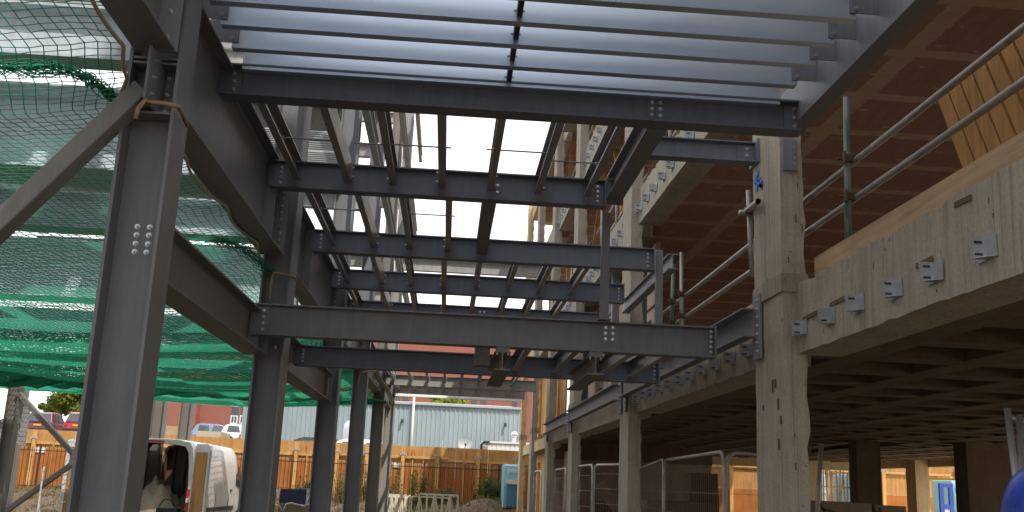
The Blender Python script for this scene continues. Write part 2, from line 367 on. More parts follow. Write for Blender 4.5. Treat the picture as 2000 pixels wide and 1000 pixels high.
def i_prof(b, h, tf, tw):
    r = 0.010
    return [(-b/2,0),(b/2,0),(b/2,tf),(tw/2+r,tf),(tw/2,tf+r),(tw/2,h-tf-r),(tw/2+r,h-tf),(b/2,h-tf),(b/2,h),(-b/2,h),(-b/2,h-tf),(-tw/2-r,h-tf),(-tw/2,h-tf-r),(-tw/2,tf+r),(-tw/2-r,tf),(-b/2,tf)]
def ib_x(mb, x0, x1, y, z0, z1, b, tf=0.012, tw=0.009): return mb.prism(i_prof(b, z1-z0, tf, tw), (x0,y,z0), (0,1,0), (0,0,1), (x1-x0,0,0))
def ib_y(mb, y0, y1, x, z0, z1, b, tf=0.014, tw=0.010): return mb.prism(i_prof(b, z1-z0, tf, tw), (x,y0,z0), (1,0,0), (0,0,1), (0,y1-y0,0))
def hcol(mb, x0, x1, y0, y1, z0, z1, tf=0.016, tw=0.011): # flanges face +-X, web faces the viewer
    return mb.prism(i_prof(y1-y0, x1-x0, tf, tw), (x0,(y0+y1)/2,z0), (0,1,0), (1,0,0), (0,0,z1-z0))
def c_prof(h, b, lip, t):   # lipped channel, web at u=0, flanges towards +u
    return [(0,0),(b,0),(b,lip),(b-t,lip),(b-t,t),(t,t),(t,h-t),(b-t,h-t),(b-t,h-lip),(b,h-lip),(b,h),(0,h)]
# ================================================================== new steel frame
def steel_beam_x(name, label, y, x0, x1, z0, z1, b=0.13, group='floor beams crossing the gap', mat='steel_blue', lb=4, rb=4, cat='steel beam', plates=True, rlast=True):
    t = thing(name, label, cat, (x0, y, z0), group)
    part('girder', ib_x(MB(), x0, x1, y, z0, z1, b), mat, t)
    h = z1-z0
    if lb:
        part('fin_plate', MB().box(x0-0.03, x0+0.125, y-0.017, y-0.0065, z0+0.024, z1-0.02), mat, t)
        bolts(t, rows((x0+0.075, y-0.017, z1-0.05), (x0+0.075, y-0.017, z0+0.052), lb), (0,-1,0), 0.9)
    if rb:
        part('end_plate', MB().box(x1, x1+0.012, y-b/2-0.01, y+b/2+0.01, z0-0.004, z1+0.004), mat, t)
        bolts(t, rows((x1-0.05, y-0.0048, z1-0.05), (x1-0.05, y-0.0048, z0+0.052), rb), (0,-1,0), 0.9)
    return t
# ---- the line of columns on the left
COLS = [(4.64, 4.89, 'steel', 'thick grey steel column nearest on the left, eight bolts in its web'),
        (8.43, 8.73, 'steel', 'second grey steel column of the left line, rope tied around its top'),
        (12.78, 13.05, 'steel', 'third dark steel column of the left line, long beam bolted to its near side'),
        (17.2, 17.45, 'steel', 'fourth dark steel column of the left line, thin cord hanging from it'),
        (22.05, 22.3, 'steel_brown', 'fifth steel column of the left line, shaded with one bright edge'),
        (26.4, 26.66, 'steel_pale_lit', 'pale sunlit steel column farthest along the left line')]
columns = []
for k, (ya, yb, mt, lab) in enumerate(COLS):
    t = thing('steel_column', lab, 'steel column', (-1.545, (ya+yb)/2, 0), 'steel columns of the left line')
    part('shaft', hcol(MB(), -1.67, -1.42, ya, yb, 0.0, 11.8), mt, t)
    part('base_plate', MB().box(-1.75, -1.34, ya-0.08, yb+0.08, 0.0, 0.03), mt, t)
    columns.append(t)
yw = 4.765-0.006
bolts(columns[0], [at(px, py, Y=yw) for px, py in ((269,443),(293,444),(267,459),(291,460),(265,476),(289,477),(263,492),(286,493))], (0,-1,0), 0.95)
sp = MB()   # stiffeners and gusset at the head of the first column
for z in (3.30, 3.56, 3.585): sp.box(-1.652, -1.438, 4.645, 4.755, z, z+0.012)
part('stiffener', sp, 'steel', columns[0])
gp = MB(); c0 = at(309, 92, Y=4.5); c1 = at(300, 195, Y=4.5)
gp.box(c0.x-0.035, c0.x-0.022, 4.48, 4.755, c1.z, c0.z); part('gusset_plate', gp, 'steel', columns[0])
bolts(columns[0], [(c0.x-0.022, 4.55, z) for z in rows((0,0,c1.z+0.05), (0,0,c0.z-0.05), 3) for z in (z.z,)], (1,0,0), 0.8)
bolts(columns[0], rows((-1.50, 4.754, 3.35), (-1.50, 4.754, 3.53), 3), (0,-1,0), 0.8)
bolts(columns[0], rows((-1.59, 4.754, 3.35), (-1.59, 4.754, 3.53), 2), (0,-1,0), 0.8)
bolts(columns[1], rows((-1.49, 8.43, 2.66), (-1.49, 8.43, 2.84), 3), (0,-1,0), 0.9)
# ---- long beams between those columns
def long_beam(label, y0, y1, x, z0, z1, b=0.2, n=10, mat='steel', stiff=(), group='long beams on the left column line'):
    t = thing('longitudinal_beam', label, 'steel beam', (x, y0, z0), group)
    part('girder', ib_y(MB(), y0, y1, x, z0, z1, b), mat, t)
    part('end_plate', MB().box(x-b/2-0.01, x+b/2+0.01, y1, y1+0.014, z0-0.004, z1+0.004), mat, t)
    if n:
        bolts(t, rows((x+0.055, y1, z1-0.07), (x+0.055, y1, z0+0.07), n), (0,-1,0), 0.85)
    for ys in stiff:
        part('stiffener', MB().box(x+0.0055, x+b/2-0.006, ys-0.006, ys+0.006, z0+0.015, z1-0.015), mat, t)
    return t
long_beam('steel beam overhead at top left running out above the camera', 1.2, 4.56, -1.53, 3.60, 4.15, 0.2, 4)
long_beam('deep upper beam between first and second left columns, net roped below', 4.90, 8.40, -1.60, 3.46, 4.15, 0.2, 10, stiff=(7.86,))
long_beam('deep upper beam between second and third left columns', 8.75, 12.75, -1.60, 3.46, 4.15, 0.2, 10, stiff=(10.13,))
long_beam('deep upper beam between third and fourth left columns', 13.07, 17.17, -1.60, 3.46, 4.15, 0.2, 8, stiff=(14.21,))
long_beam('deep upper beam between fourth and fifth left columns', 17.47, 22.0, -1.60, 3.46, 4.15, 0.2, 8)
long_beam('deep upper beam between the two farthest left columns', 22.32, 26.37, -1.60, 3.46, 4.15, 0.2, 6)
long_beam('lower beam with brown underside from first to second left column', 4.90, 8.40, -1.66, 2.59, 2.91, 0.2, 0, stiff=(8.06,))
long_beam('lower beam from second to third left column, ending in a bolted plate', 8.75, 12.75, -1.60, 2.55, 2.90, 0.2, 7)
# ---- upper storeys of the frame, seen against the sky
g_up = 'upper storey beams against the sky'
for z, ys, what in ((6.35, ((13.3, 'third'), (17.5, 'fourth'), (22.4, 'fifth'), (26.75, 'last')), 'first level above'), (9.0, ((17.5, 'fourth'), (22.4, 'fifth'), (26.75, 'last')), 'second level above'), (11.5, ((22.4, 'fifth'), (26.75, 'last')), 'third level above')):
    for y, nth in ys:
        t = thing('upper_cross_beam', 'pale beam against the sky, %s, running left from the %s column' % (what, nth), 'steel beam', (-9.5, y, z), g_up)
        part('girder', ib_x(MB(), -9.5, -1.68, y-0.12, z, z+0.3, 0.17), 'steel_pale_lit', t)
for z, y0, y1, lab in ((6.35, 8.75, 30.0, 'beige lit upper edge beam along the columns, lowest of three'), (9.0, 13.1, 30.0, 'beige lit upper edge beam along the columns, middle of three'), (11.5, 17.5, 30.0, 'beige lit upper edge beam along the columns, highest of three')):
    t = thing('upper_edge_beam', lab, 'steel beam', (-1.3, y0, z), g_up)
    part('girder', ib_y(MB(), y0, y1, -1.31, z, z+0.24, 0.10), 'steel_pale_lit', t)
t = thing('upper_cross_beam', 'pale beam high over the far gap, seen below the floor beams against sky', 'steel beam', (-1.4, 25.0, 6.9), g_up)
part('girder', ib_x(MB(), -1.4, 2.3, 25.0, 6.9, 7.2, 0.16), 'steel_pale_lit', t)
# ---- floor beams across the gap
b1 = steel_beam_x('floor_beam', 'wide steel floor beam overhead, directly below the shiny purlins', 6.05, -1.57, 2.215, 3.955, 4.165, 0.15, lb=3, rb=0)
part('end_plate', MB().box(2.12, 2.21, 6.032, 6.0445, 3.975, 4.145), 'steel_blue', b1)
bolts(b1, rows((2.19, 6.032, 4.12), (2.19, 6.032, 4.0), 3), (0,-1,0), 0.9)
bolts(b1, [(x, 6.0445, z) for x in (1.235, 1.29) for z in (4.02, 4.065, 4.11)], (0,-1,0), 0.9)
b2 = steel_beam_x('floor_beam', 'second floor beam overhead, joists hung on it and two bolts mid span', 7.85, -1.55, 1.20, 3.89, 4.12, 0.13)
bolts(b2, [(0.31, 7.845, 3.97), (0.31, 7.845, 4.03)], (0,-1,0), 0.85)
b3 = steel_beam_x('floor_beam', 'third floor beam overhead, ending against a square post on the right', 10.12, -1.50, 2.09, 3.885, 4.12, 0.13)
b4 = steel_beam_x('floor_beam', 'fourth floor beam overhead, ending beside the square hanging post', 12.15, -1.52, 2.13, 3.90, 4.14, 0.13)
b5 = steel_beam_x('floor_beam', 'fifth floor beam overhead, just above the large low beam in view', 14.2, -1.52, 2.13, 3.90, 4.12, 0.13, lb=2, rb=0)
bolts(b5, [(x, 14.195, z) for x in (0.39, 0.45) for z in (3.98, 4.05)], (0,-1,0), 1.0)
b6 = steel_beam_x('floor_beam', 'brown grey beam with short joist ends, nearer of two at far end', 24.4, -1.52, 2.13, 3.88, 4.14, 0.14, mat='steel_pale_lit')
b7 = steel_beam_x('floor_beam', 'brown grey beam with short joist ends, farthest one over white fascia', 26.9, -1.5, 2.05, 3.90, 4.14, 0.14, mat='steel_pale_lit')
fa = MB(); fa.box(-1.45, 2.1, 28.2, 28.32, 3.93, 3.955); fa.box(-1.45, 2.1, 28.3, 28.32, 3.955, 4.12)
solo('white_fascia', fa, 'white_plastic', 'thin white fascia strip at the far end above the blue shed', 'fascia', base=(0.3, 28.3, 3.95))
# the two lower beams and the hanging stubs
low = steel_beam_x('low_beam', 'big low grey beam spanning the whole gap, six bolts right of centre', 8.05, -1.615, 2.175, 2.70, 2.955, 0.15, 'low beams crossing the gap', 'steel', 4, 0)
part('end_plate', MB().box(2.175, 2.187, 7.95, 8.15, 2.695, 2.96), 'steel', low)
bolts(low, rows((2.150, 7.998, 2.915), (2.150, 7.998, 2.745), 5), (0,-1,0), 0.9)
bolts(low, [at(px, py, Y=8.045) for px, py in ((1183,640),(1197,640),(1182.5,651),(1197,651.5),(1182.5,662),(1196.5,663))], (0,-1,0), 0.95)
low2 = steel_beam_x('low_beam', 'second low beam, dark blue, partly hidden behind the big low beam', 10.0, -1.56, 2.12, 2.68, 2.885, 0.14, 'low beams crossing the gap', 'steel_blue', 4, 0)
part('end_plate', MB().box(2.12, 2.132, 9.9, 10.1, 2.675, 2.89), 'steel_blue', low2)
bolts(low2, rows((2.095, 9.995, 2.85), (2.095, 9.995, 2.72), 4), (0,-1,0), 0.9)
for xx, lab, x2 in ((0.42, 'steel stub beam hung under the low beam, left of two', 0.33), (1.185, 'steel stub beam hung under the low beam, right of two', 1.07)):
    t = thing('stub_beam', lab, 'steel beam', (xx, 8.0, 2.5), 'stub beams hung under the low beam')
    q = MB(); pr_ = i_prof(0.135, 0.155, 0.010, 0.008); q.prism(pr_, (xx, 7.97, 2.507), (1,0,0), (0,0,1), (0, 1.42, 0)); part('girder', q, 'steel_brown', t)
    part('hanger_plate', MB().box(xx-0.055, xx+0.055, 7.985, 8.10, 2.663, 2.699), 'steel', t)
    bolts(t, [(xx-0.045, 7.985, 2.650), (xx+0.045, 7.985, 2.650)], (0,0,-1), 0.8)
t = thing('hanger_bracket', 'brown steel bracket hanging below the low beam, left of the stub beams', 'bracket', (0.27, 8.6, 2.6))
part('channel', MB().box(0.205, 0.335, 8.45, 8.62, 2.595, 2.79), 'steel_brown', t); bolts(t, [(0.24, 8.45, 2.76), (0.30, 8.45, 2.76)], (0,-1,0), 0.7)
# ---- right hand long beam, trimmer, short beam, posts, joist-like beam
t = thing('edge_beam', 'long steel beam overhead at upper right, purlin cleats bolted along it', 'steel beam', (2.2, 1.5, 4.03))
part('girder', MB().prism([(0,0),(0.115,0),(0.115,0.014),(0.012,0.014),(0.012,0.29),(0.115,0.29),(0.115,0.304),(0,0.304)], (2.205,1.0,4.035), (1,0,0), (0,0,1), (0,5.32,0)), 'steel', t)
part('column_plate', MB().box(2.435, 2.55, 6.972, 6.984, 4.02, 4.27), 'steel', t)
bolts(t, rows((2.525, 6.972, 4.07), (2.525, 6.972, 4.20), 4), (0,-1,0), 0.6)
t = thing('trimmer_beam', 'short sloping looking trimmer beam joining first and second floor beams', 'steel beam', (1.28, 6.1, 3.95))
part('girder', ib_y(MB(), 6.13, 7.80, 1.285, 3.951, 4.15, 0.135), 'steel', t)
part('end_plate', MB().box(1.21, 1.36, 7.802, 7.814, 3.91, 4.13), 'steel', t)
bolts(t, [(1.279, 6.95+dy, z) for dy in (0, 0.09) for z in (4.03, 4.075)], (-1,0,0), 0.8)
t = thing('bracing_beam', 'short blue grey beam running from the trimmer to the concrete column', 'steel beam', (1.35, 7.58, 4.27))
part('girder', ib_x(MB(), 1.36, 2.40, 7.58, 4.265, 4.435, 0.12), 'steel_blue', t)
part('end_plate', MB().box(2.40, 2.416, 7.47, 7.69, 4.25, 4.45), 'steel_blue', t)
part('fin_plate', MB().box(2.26, 2.40, 7.563, 7.5745, 4.285, 4.415), 'steel_blue', t)
bolts(t, [(2.34, 7.563, 4.325), (2.34, 7.563, 4.385)], (0,-1,0), 1.0)
def post(label, x, y, z0, z1, w):
    t = thing('square_post', label, 'steel post', (x, y, z0), 'square hanging posts')
    part('tube', MB().box(x-w/2, x+w/2, y-w/2, y+w/2, z0, z1), 'steel', t, bevel=0.006)
    part('foot_plate', MB().box(x-w*0.8, x+w*0.8, y-w*0.8, y+w*0.8, z0-0.012, z0), 'steel', t); return t
post('square steel post hanging from the trimmer down to the big low beam', 1.243, 7.97, 2.97, 3.88, 0.068)
post('square steel post at the right end of the third floor beam', 2.165, 10.14, 2.86, 4.12, 0.072)
t = thing('tie_beam', 'dark flanged beam between second and third floor beams, wider than joists', 'steel beam', (0.27, 7.9, 3.95))
part('girder', ib_y(MB(), 7.90, 10.06, 0.258, 3.945, 4.115, 0.115, 0.01, 0.008), 'steel', t)
t = thing('tie_beam', 'pale grey channel from the third floor beam towards the second concrete column', 'steel beam', (2.3, 10.6, 3.95))
part('girder', ib_y(MB(), 10.25, 13.15, 2.34, 3.95, 4.12, 0.10, 0.01, 0.008), 'steel', t)
# ---- channels bolted along the old concrete frame
BAYS = [7.0, 13.2, 19.1, 23.7, 28.3, 32.5]
nm = ['first', 'second', 'third', 'fourth']
for k in range(3):
    ya, yb = BAYS[k]+0.66, BAYS[k+1]
    t = thing('edge_channel', 'grey steel channel bolted between the %s and %s concrete columns' % (nm[k], nm[k+1]), 'steel beam', (2.33, ya, 2.82), 'channels along the concrete frame')
    part('channel', MB().prism([(0,0),(-0.10,0),(-0.10,0.012),(-0.009,0.012),(-0.009,0.218),(-0.10,0.218),(-0.10,0.23),(0,0.23)], (2.385, ya-0.10, 2.82), (1,0,0), (0,0,1), (0, yb-ya+0.22, 0)), 'steel', t)
    for yp in (ya-0.13, yb+0.15):
        part('end_plate', MB().box(2.388, 2.404, yp-0.09, yp+0.09, 2.64, 3.15), 'steel', t)
        bolts(t, rows((2.388, yp-0.03, 3.10), (2.388, yp-0.03, 2.70), 7), (-1,0,0), 0.9)
# ---- galvanised purlins in the near bay
pur_z = 4.13
ys = [at(1000, py, Z=pur_z).y for py in (-16, 41, 86, 129, 169)]
step = (ys[3]-ys[1])/2
plist = [ys[1]-2*step, ys[1]-step, ys[1], ys[2], ys[3], ys[4]]
pn_ = ['first', 'second', 'third', 'fourth', 'fifth', 'sixth']
for k, y in enumerate(plist):
    far_n = ['sixth', 'fifth', 'fourth', 'third', 'second', ''][k]
    lab = 'shiny galvanised purlin touching the wide floor beam' if k == 5 else 'shiny galvanised purlin overhead, %s counting away from the wide floor beam' % far_n
    t = thing('purlin', lab, 'purlin', (0.3, y, pur_z), 'galvanised purlins in the near bay')
    part('channel', MB().prism(c_prof(0.20, 0.062, 0.016, 0.0025), (-1.44, y, pur_z), (0,1,0), (0,0,1), (3.52,0,0)), 'galv', t)
    if k < 5:
        for x0, x1, s in ((-1.58, -1.40, 1), (2.045, 2.204, -1)):
            part('cleat', MB().box(x0, x1, y-0.010, y-0.002, pur_z+0.03, pur_z+0.19), 'steel', t)
            xb = x1-0.035 if s == 1 else x0+0.035
            bolts(t, [(xb, y-0.010, pur_z+0.055), (xb, y-0.010, pur_z+0.135)], (0,-1,0), 0.75)
for k in range(5):
    y0, y1 = plist[k]+0.066, plist[k+1]-0.004
    mid = MB(); mid.box(0.262, 0.292, y0, y1, pur_z+0.03, pur_z+0.06); mid.box(0.262, 0.265, y0, y1, pur_z+0.06, pur_z+0.10)
    t = thing('purlin_strut', 'small dark strut between shiny purlins at mid span, %s from the wide beam' % ['fifth','fourth','third','second','first'][k], 'strut', (0.28, y0, pur_z), 'struts between the purlins')
    part('angle', mid, 'black', t)
    part('end_tab', MB().box(0.245, 0.305, y1-0.004, y1+0.0005, pur_z+0.062, pur_z+0.068), 'bracket', t)
# ---- joists
def joist(label, x, y0, y1, z0, right=True, mat='galv_joist', grp=''):
    t = thing('floor_joist', label, 'joist', (x, y0, z0), grp)
    s = -1 if right else 1
    part('channel', MB().prism(c_prof(0.165, 0.055, 0.014, 0.0025), (x-s*0.0275, y0, z0), (s,0,0), (0,0,1), (0, y1-y0, 0)), mat, t)
    c = x+(0.034 if right else -0.034)
    for yy, n in ((y1, -1),):
        part('cleat', MB().box(c-0.004, c+0.004, y1-0.075, y1, z0+0.015, z0+0.15), 'steel', t)
        bolts(t, [(c+(0.004 if right else -0.004), y1-0.04, z) for z in (z0+0.045, z0+0.12)], (1 if right else -1,0,0), 0.6)
    return t
order = ['first', 'second', 'third', 'fourth', 'fifth', 'sixth', 'seventh', 'eighth']
def bay(pxs, yb, z0, y0, y1, where, grp, pat, mat='galv_joist', z_from_px=False):
    xs = []
    for k, (px, py) in enumerate(pxs):
        x = at(px, py, Y=yb).x; xs.append(x)
        joist('thin joist %s from the left %s' % (order[k], where), x, y0, y1, z0, pat[k % len(pat)], mat, grp)
    return xs
xs2 = bay([(581,353),(679,357),(768,362),(863,368),(958,374),(1050,380),(1145,384)], 7.78, 3.955, 6.13, 7.78, 'between wide beam and second floor beam', 'joists between first and second floor beams', [False, True, False, False, True, True, True])
xs3 = bay([(651,475),(730,480),(801,485),(875,489)], 10.05, 3.95, 7.93, 10.05, 'between second and third floor beams', 'joists between second and third floor beams', [False, True, False, False])
xs4 = bay([(680,547),(745,551),(804,555),(867,559),(929,562),(991,565),(1050,569),(1112,571)], 12.08, 3.955, 10.19, 12.08, 'between third and fourth floor beams', 'joists between third and fourth floor beams', [False, True, False, False, True, True, True, True])
xs5 = bay([(704,600),(760,605),(812,606),(867,609),(920,611),(975,614),(1022,619),(1077,621)], 14.13, 3.95, 12.22, 14.13, 'between fourth and fifth floor beams', 'joists between fourth and fifth floor beams', [False, True, False, False, True, True, True, True])
bay([(770,736),(804,738),(836.5,740),(869,741.5),(900.6,743),(934,745),(966,747),(999,748),(1032,750)][:8], 24.33, 3.97, 21.0, 24.33, 'on the nearer far end beam', 'joists on the far end beams', [True])
bay([(779,751),(810,752),(839,754),(869,755.5),(898,757),(929,758.5),(958,760),(989,762)], 26.83, 3.98, 24.47, 26.83, 'on the farthest beam over the white fascia', 'joists on the far end beams', [True])
bay([(1005,700),(1082,713),(1170,720),(1228,725)], 9.93, 2.715, 8.13, 9.93, 'between the two low beams', 'joists between the low beams', [True])
def rod(label, x0, x1, y, z):
    t = thing('tie_rod', label, 'tie rod', (x0, y, z), 'thin tie rods between joists')
    part('rod', MB().tube([(x0,y,z),(x1,y,z)], 0.006, 6), 'steel', t)
    for x in (x0+0.05, x1-0.05): part('nut', MB().tube([(x-0.008,y,z),(x+0.008,y,z)], 0.013, 6), 'bolt', t)
rod('thin tie rod between first two joists below the wide beam', xs2[0]-0.05, xs2[1]+0.02, 6.95, 4.02)
rod('thin tie rod from second to third joist below the wide beam', xs2[1]+0.12, xs2[2]-0.02, 6.97, 4.02)
rod('thin tie rod from third to fourth joist against the sky', xs2[2]-0.05, xs2[3]+0.07, 6.95, 4.02)
rod('thin tie rod from fifth to sixth joist against the sky', xs2[4]-0.07, xs2[5]+0.05, 6.93, 4.02)
rod('thin tie rod from sixth to seventh joist before the concrete frame', xs2[5]-0.02, xs2[6]+0.03, 7.1, 4.02)
rod('thin tie rod between first two joists behind the second beam', xs3[0]-0.05, xs3[1]+0.02, 8.9, 4.03)
rod('thin tie rod from third to fourth joist behind the second beam', xs3[2]-0.05, xs3[3]+0.06, 8.9, 4.03)
# ---- diagonal brace on the first column
t = thing('diagonal_brace', 'thick grey diagonal brace from first left column down to the left edge', 'brace', (-1.6, 4.56, 3.3))
a = at(276, 182, Y=4.62); b = at(0, 442, Y=4.62); d = (b-a).normalized()
part('tube', MB().obox(a-d*0.02, b+d*1.9, 0.09, 0.118, (0,1,0)), 'steel_brace', t, bevel=0.008)
# ---- left floor: beams running left behind the net
g_l = 'beams running left behind the net'
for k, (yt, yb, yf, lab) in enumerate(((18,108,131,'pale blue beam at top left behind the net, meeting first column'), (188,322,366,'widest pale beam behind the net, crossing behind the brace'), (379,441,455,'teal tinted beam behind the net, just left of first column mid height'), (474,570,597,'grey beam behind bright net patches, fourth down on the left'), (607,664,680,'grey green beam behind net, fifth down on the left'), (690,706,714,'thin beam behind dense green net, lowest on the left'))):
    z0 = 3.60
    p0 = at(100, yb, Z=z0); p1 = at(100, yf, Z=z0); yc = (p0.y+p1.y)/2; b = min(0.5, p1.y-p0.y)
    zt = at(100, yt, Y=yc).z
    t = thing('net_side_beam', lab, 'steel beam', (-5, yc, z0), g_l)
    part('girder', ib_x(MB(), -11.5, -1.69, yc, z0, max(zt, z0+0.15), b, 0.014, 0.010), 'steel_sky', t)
dk = MB()  # sheets added overhead to shade the net and leave broken sun patches
for j in range(9):
    yy = j*0.1; dk.box(0, 1.84, yy+0.002, yy+0.05, 0, 0.003); dk.box(0, 1.84, yy+0.052, yy+0.098, 0.045, 0.048); dk.box(0, 1.84, yy+0.049, yy+0.0525, 0, 0.048)
DK = dk.mesh('shade_deck_sheet'); DK.materials.append(M['deck']); rnd = random.Random(23)
for r_ in range(26):
    for q_ in range(5):
        y = -3.2+r_*0.97
        if rnd.random() > (1.0 if y < 6.5 else 0.44): continue
        o = bpy.data.objects.new('shade_deck_sheet', DK); COL.objects.link(o); o.location = (-1.8-1.9*(q_+1)+rnd.uniform(-0.2,0.2), y, 6.69)
        tag(o, 'added ribbed steel deck sheet overhead, placed to shade the left net in patches', 'deck sheet', 'added shading deck sheets over the left net')

# ---- the safety net with its border rope
def net_z(x, y):
    s = 0.0
    e = (-1.62-x)                                   # distance from the edge roped to the beams
    k = (y-4.5) % 1.1
    s -= 0.12*(1-math.exp(-max(e, 0)/0.9))
    s -= 0.10*math.sin(min(1, max(0, e/7.5))*math.pi)
    s += 0.03*math.sin(y*1.1+0.6*x)*math.exp(-abs(e-3)/5) + 0.005*math.sin(y*3.1+x*1.7)
    return 3.44+s
def net_edge(y):
    for (a, xa), (b, xb) in zip(((0,-1.46),(4.13,-1.46),(4.42,-1.59),(4.85,-1.72),(5.7,-1.63)), ((4.13,-1.46),(4.42,-1.59),(4.85,-1.72),(5.7,-1.63),(99,-1.63))):
        if y <= b: return xa+(xb-xa)*(y-a)/(b-a)
def build_net(y0, y1, x0, x1, cell, r):
    m = MB(); nx = int((x1-x0)/cell); ny = int((y1-y0)/cell); rnd = random.Random(3)
    px = [[0]*(ny+1) for _ in range(nx+1)]
    for i in range(nx+1):
        for j in range(ny+1):
            y = y0+j*cell; xe = net_edge(y); x = x0+(xe-x0)*i/nx
            scal = 0.07*abs(math.sin((y-4.5)*math.pi/1.15))*(i/nx)**14     # scalloped towards the rope
            px[i][j] = Vector((x-scal, y+0.02*math.sin(x*2.3), net_z(x, y)+rnd.gauss(0, 0.003)))
    def strand(pts):
        k = len(m.v)
        for p in pts:
            q = r*(1+1.4*max(0, min(1, (p.y-6)/9))); m.v += [p+Vector((0,0,q)), p+Vector((q*0.87,q*0.4,-q*0.5)), p+Vector((-q*0.87,-q*0.4,-q*0.5))]
        for i in range(len(pts)-1):
            for a in range(3): b = (a+1) % 3; m.f.append((k+i*3+a, k+i*3+b, k+i*3+3+b, k+i*3+3+a))
    for i in range(nx+1): strand(px[i])
    for j in range(ny+1): strand([px[i][j] for i in range(nx+1)])
    return m
t = thing('safety_net', 'green safety net slung under the left floor from camera to far end', 'safety net', (-5, 12, 3.3))
part('mesh', build_net(2.6, 24.5, -10.5, -1.60, 0.061, 0.0026), 'net', t)
rp = []
for j in range(0, 240):
    y = 2.6+j*0.09; rp.append((net_edge(y)-0.07*abs(math.sin((y-4.5)*math.pi/1.15)), y, net_z(net_edge(y), y)-0.01))
part('border_rope', MB().tube(rp, 0.010, 6), 'rope_pale', t, smooth=True)
fe = [at(px, py, Z=3.2) for px, py in ((0,738),(60,752),(150,756),(300,772),(420,778),(500,788))]
# second, lower hung net at the far edge
n2 = MB(); rnd = random.Random(5)
P0 = [at(px, py, Z=3.30) for px, py in ((-60,716),(0,722),(90,734),(180,742),(300,752),(420,766),(520,774),(650,776),(755,782))]
P1 = [at(px, py, Y=p.y+0.5) for (px, py), p in zip(((-60,748),(0,755),(90,756),(180,759),(300,772),(420,776),(520,784),(650,787),(752,789)), P0)]
rowsn = 30; seg = 150
def lerp_path(P, t):
    f = t*(len(P)-1); i = min(int(f), len(P)-2); return P[i].lerp(P[i+1], f-i)
grid = [[lerp_path(P0, i/seg/2).lerp(lerp_path(P1, i/seg/2), j/rowsn)+Vector((0, 0.08*math.sin(i*0.23+j*0.2), 0.02*math.sin(i*0.31+j*0.3)+0.004*rnd.gauss(0,1))) for j in range(rowsn+1)] for i in range(seg*2+1)]
for i in range(seg*2+1): n2.tube(grid[i], 0.008, 3, False)
for j in range(rowsn+1): n2.tube([grid[i][j] for i in range(seg*2+1)], 0.008, 3, False)
solo('net_skirt', n2, 'net', 'gathered hem of green net hanging at the far edge of the left floor', 'safety net', base=tuple(P0[3]))
# bunched cord of a second net at top left
bc = MB(); rnd = random.Random(11)
path = [at(px, py, Z=3.50) for px, py in ((-25,128),(40,133),(90,131),(140,136),(175,156),(205,178),(228,196))]
for s in range(26):
    ph = rnd.uniform(0, 6.28); off = Vector((rnd.gauss(0,0.035), rnd.gauss(0,0.045), rnd.gauss(0,0.018)))
    pts = [lerp_path(path, k/24)+off*(1-0.5*k/24)+Vector((0.02*math.sin(k*1.3+ph), 0.025*math.cos(k*1.7+ph*2), 0.012*math.sin(k*2.1+ph))) for k in range(25)]
    bc.tube(pts, 0.003, 4, False)
solo('bunched_net', bc, 'cord_green', 'bunched dark green net cord at top left beside the brace', 'net', base=tuple(path[3]))
bc = MB()
path = [at(px, py, Z=3.30) for px, py in ((420,470),(455,478),(480,492),(505,512),(530,535))]
for s in range(16):
    ph = rnd.uniform(0, 6.28); off = Vector((rnd.gauss(0,0.03), rnd.gauss(0,0.05), rnd.gauss(0,0.012)))
    bc.tube([lerp_path(path, k/18)+off+Vector((0.015*math.sin(k*1.3+ph), 0.03*math.cos(k*1.7+ph*2), 0.01*math.sin(k*2.1+ph))) for k in range(19)], 0.0035, 4, False)
solo('bunched_net', bc, 'cord_green', 'bunched green net cord tied at second left column', 'net', base=tuple(path[2]))
# rope lashings
def lash(label, pts, r=0.011):
    solo('rope_lashing', MB().tube(pts, r, 6), 'rope', label, 'rope', 'rope lashings', smooth=True, base=tuple(pts[0]))
f = lambda px, py, Y: at(px, py, Y=Y)
lash('tan rope knotted around the head of first left column', [f(265,232,4.40), f(270,212,4.40), f(283,196,4.41), f(296,203,4.45), f(283,208,4.43), f(291,200,4.46), f(320,202,4.49), f(340,206,4.495), f(348,208,4.50), f(356,222,4.62), f(366,246,4.80)])
lash('tan rope looped around second left column under the deep beam', [f(527,583,8.3), f(531,545,8.3), f(535,532,8.33), f(540,533,8.37), f(560,537,8.40), f(572,540,8.41), f(580,548,8.6)], 0.010)
lash('thin cord hanging down beside fourth left column', [f(700,755,16.9), f(703,728,16.95), f(712,726,17.0), f(742,724,17.1)], 0.012)
lash('pale cord hanging down the front of the sunlit last column', [f(757,792,26.2), f(753,830,26.25), f(748,880,26.3), f(743,930,26.3), f(737,965,26.3), f(735,1005,26.3)], 0.022)
bd = MB(); rnd = random.Random(4)
pb = [f(728,722,21.0), f(735,735,21.1), f(744,748,21.2), f(755,760,21.3), f(767,790,21.4)]
for s in range(9):
    off = Vector((rnd.gauss(0,0.05), rnd.gauss(0,0.06), rnd.gauss(0,0.03)))
    bd.tube([lerp_path(pb, k/12)+off*(1-0.6*k/12) for k in range(13)], 0.02, 5)
solo('rolled_net_edge', bd, 'rope_pale', 'tan rolled net edge tied beside the fifth left column', 'net', base=tuple(pb[2]))
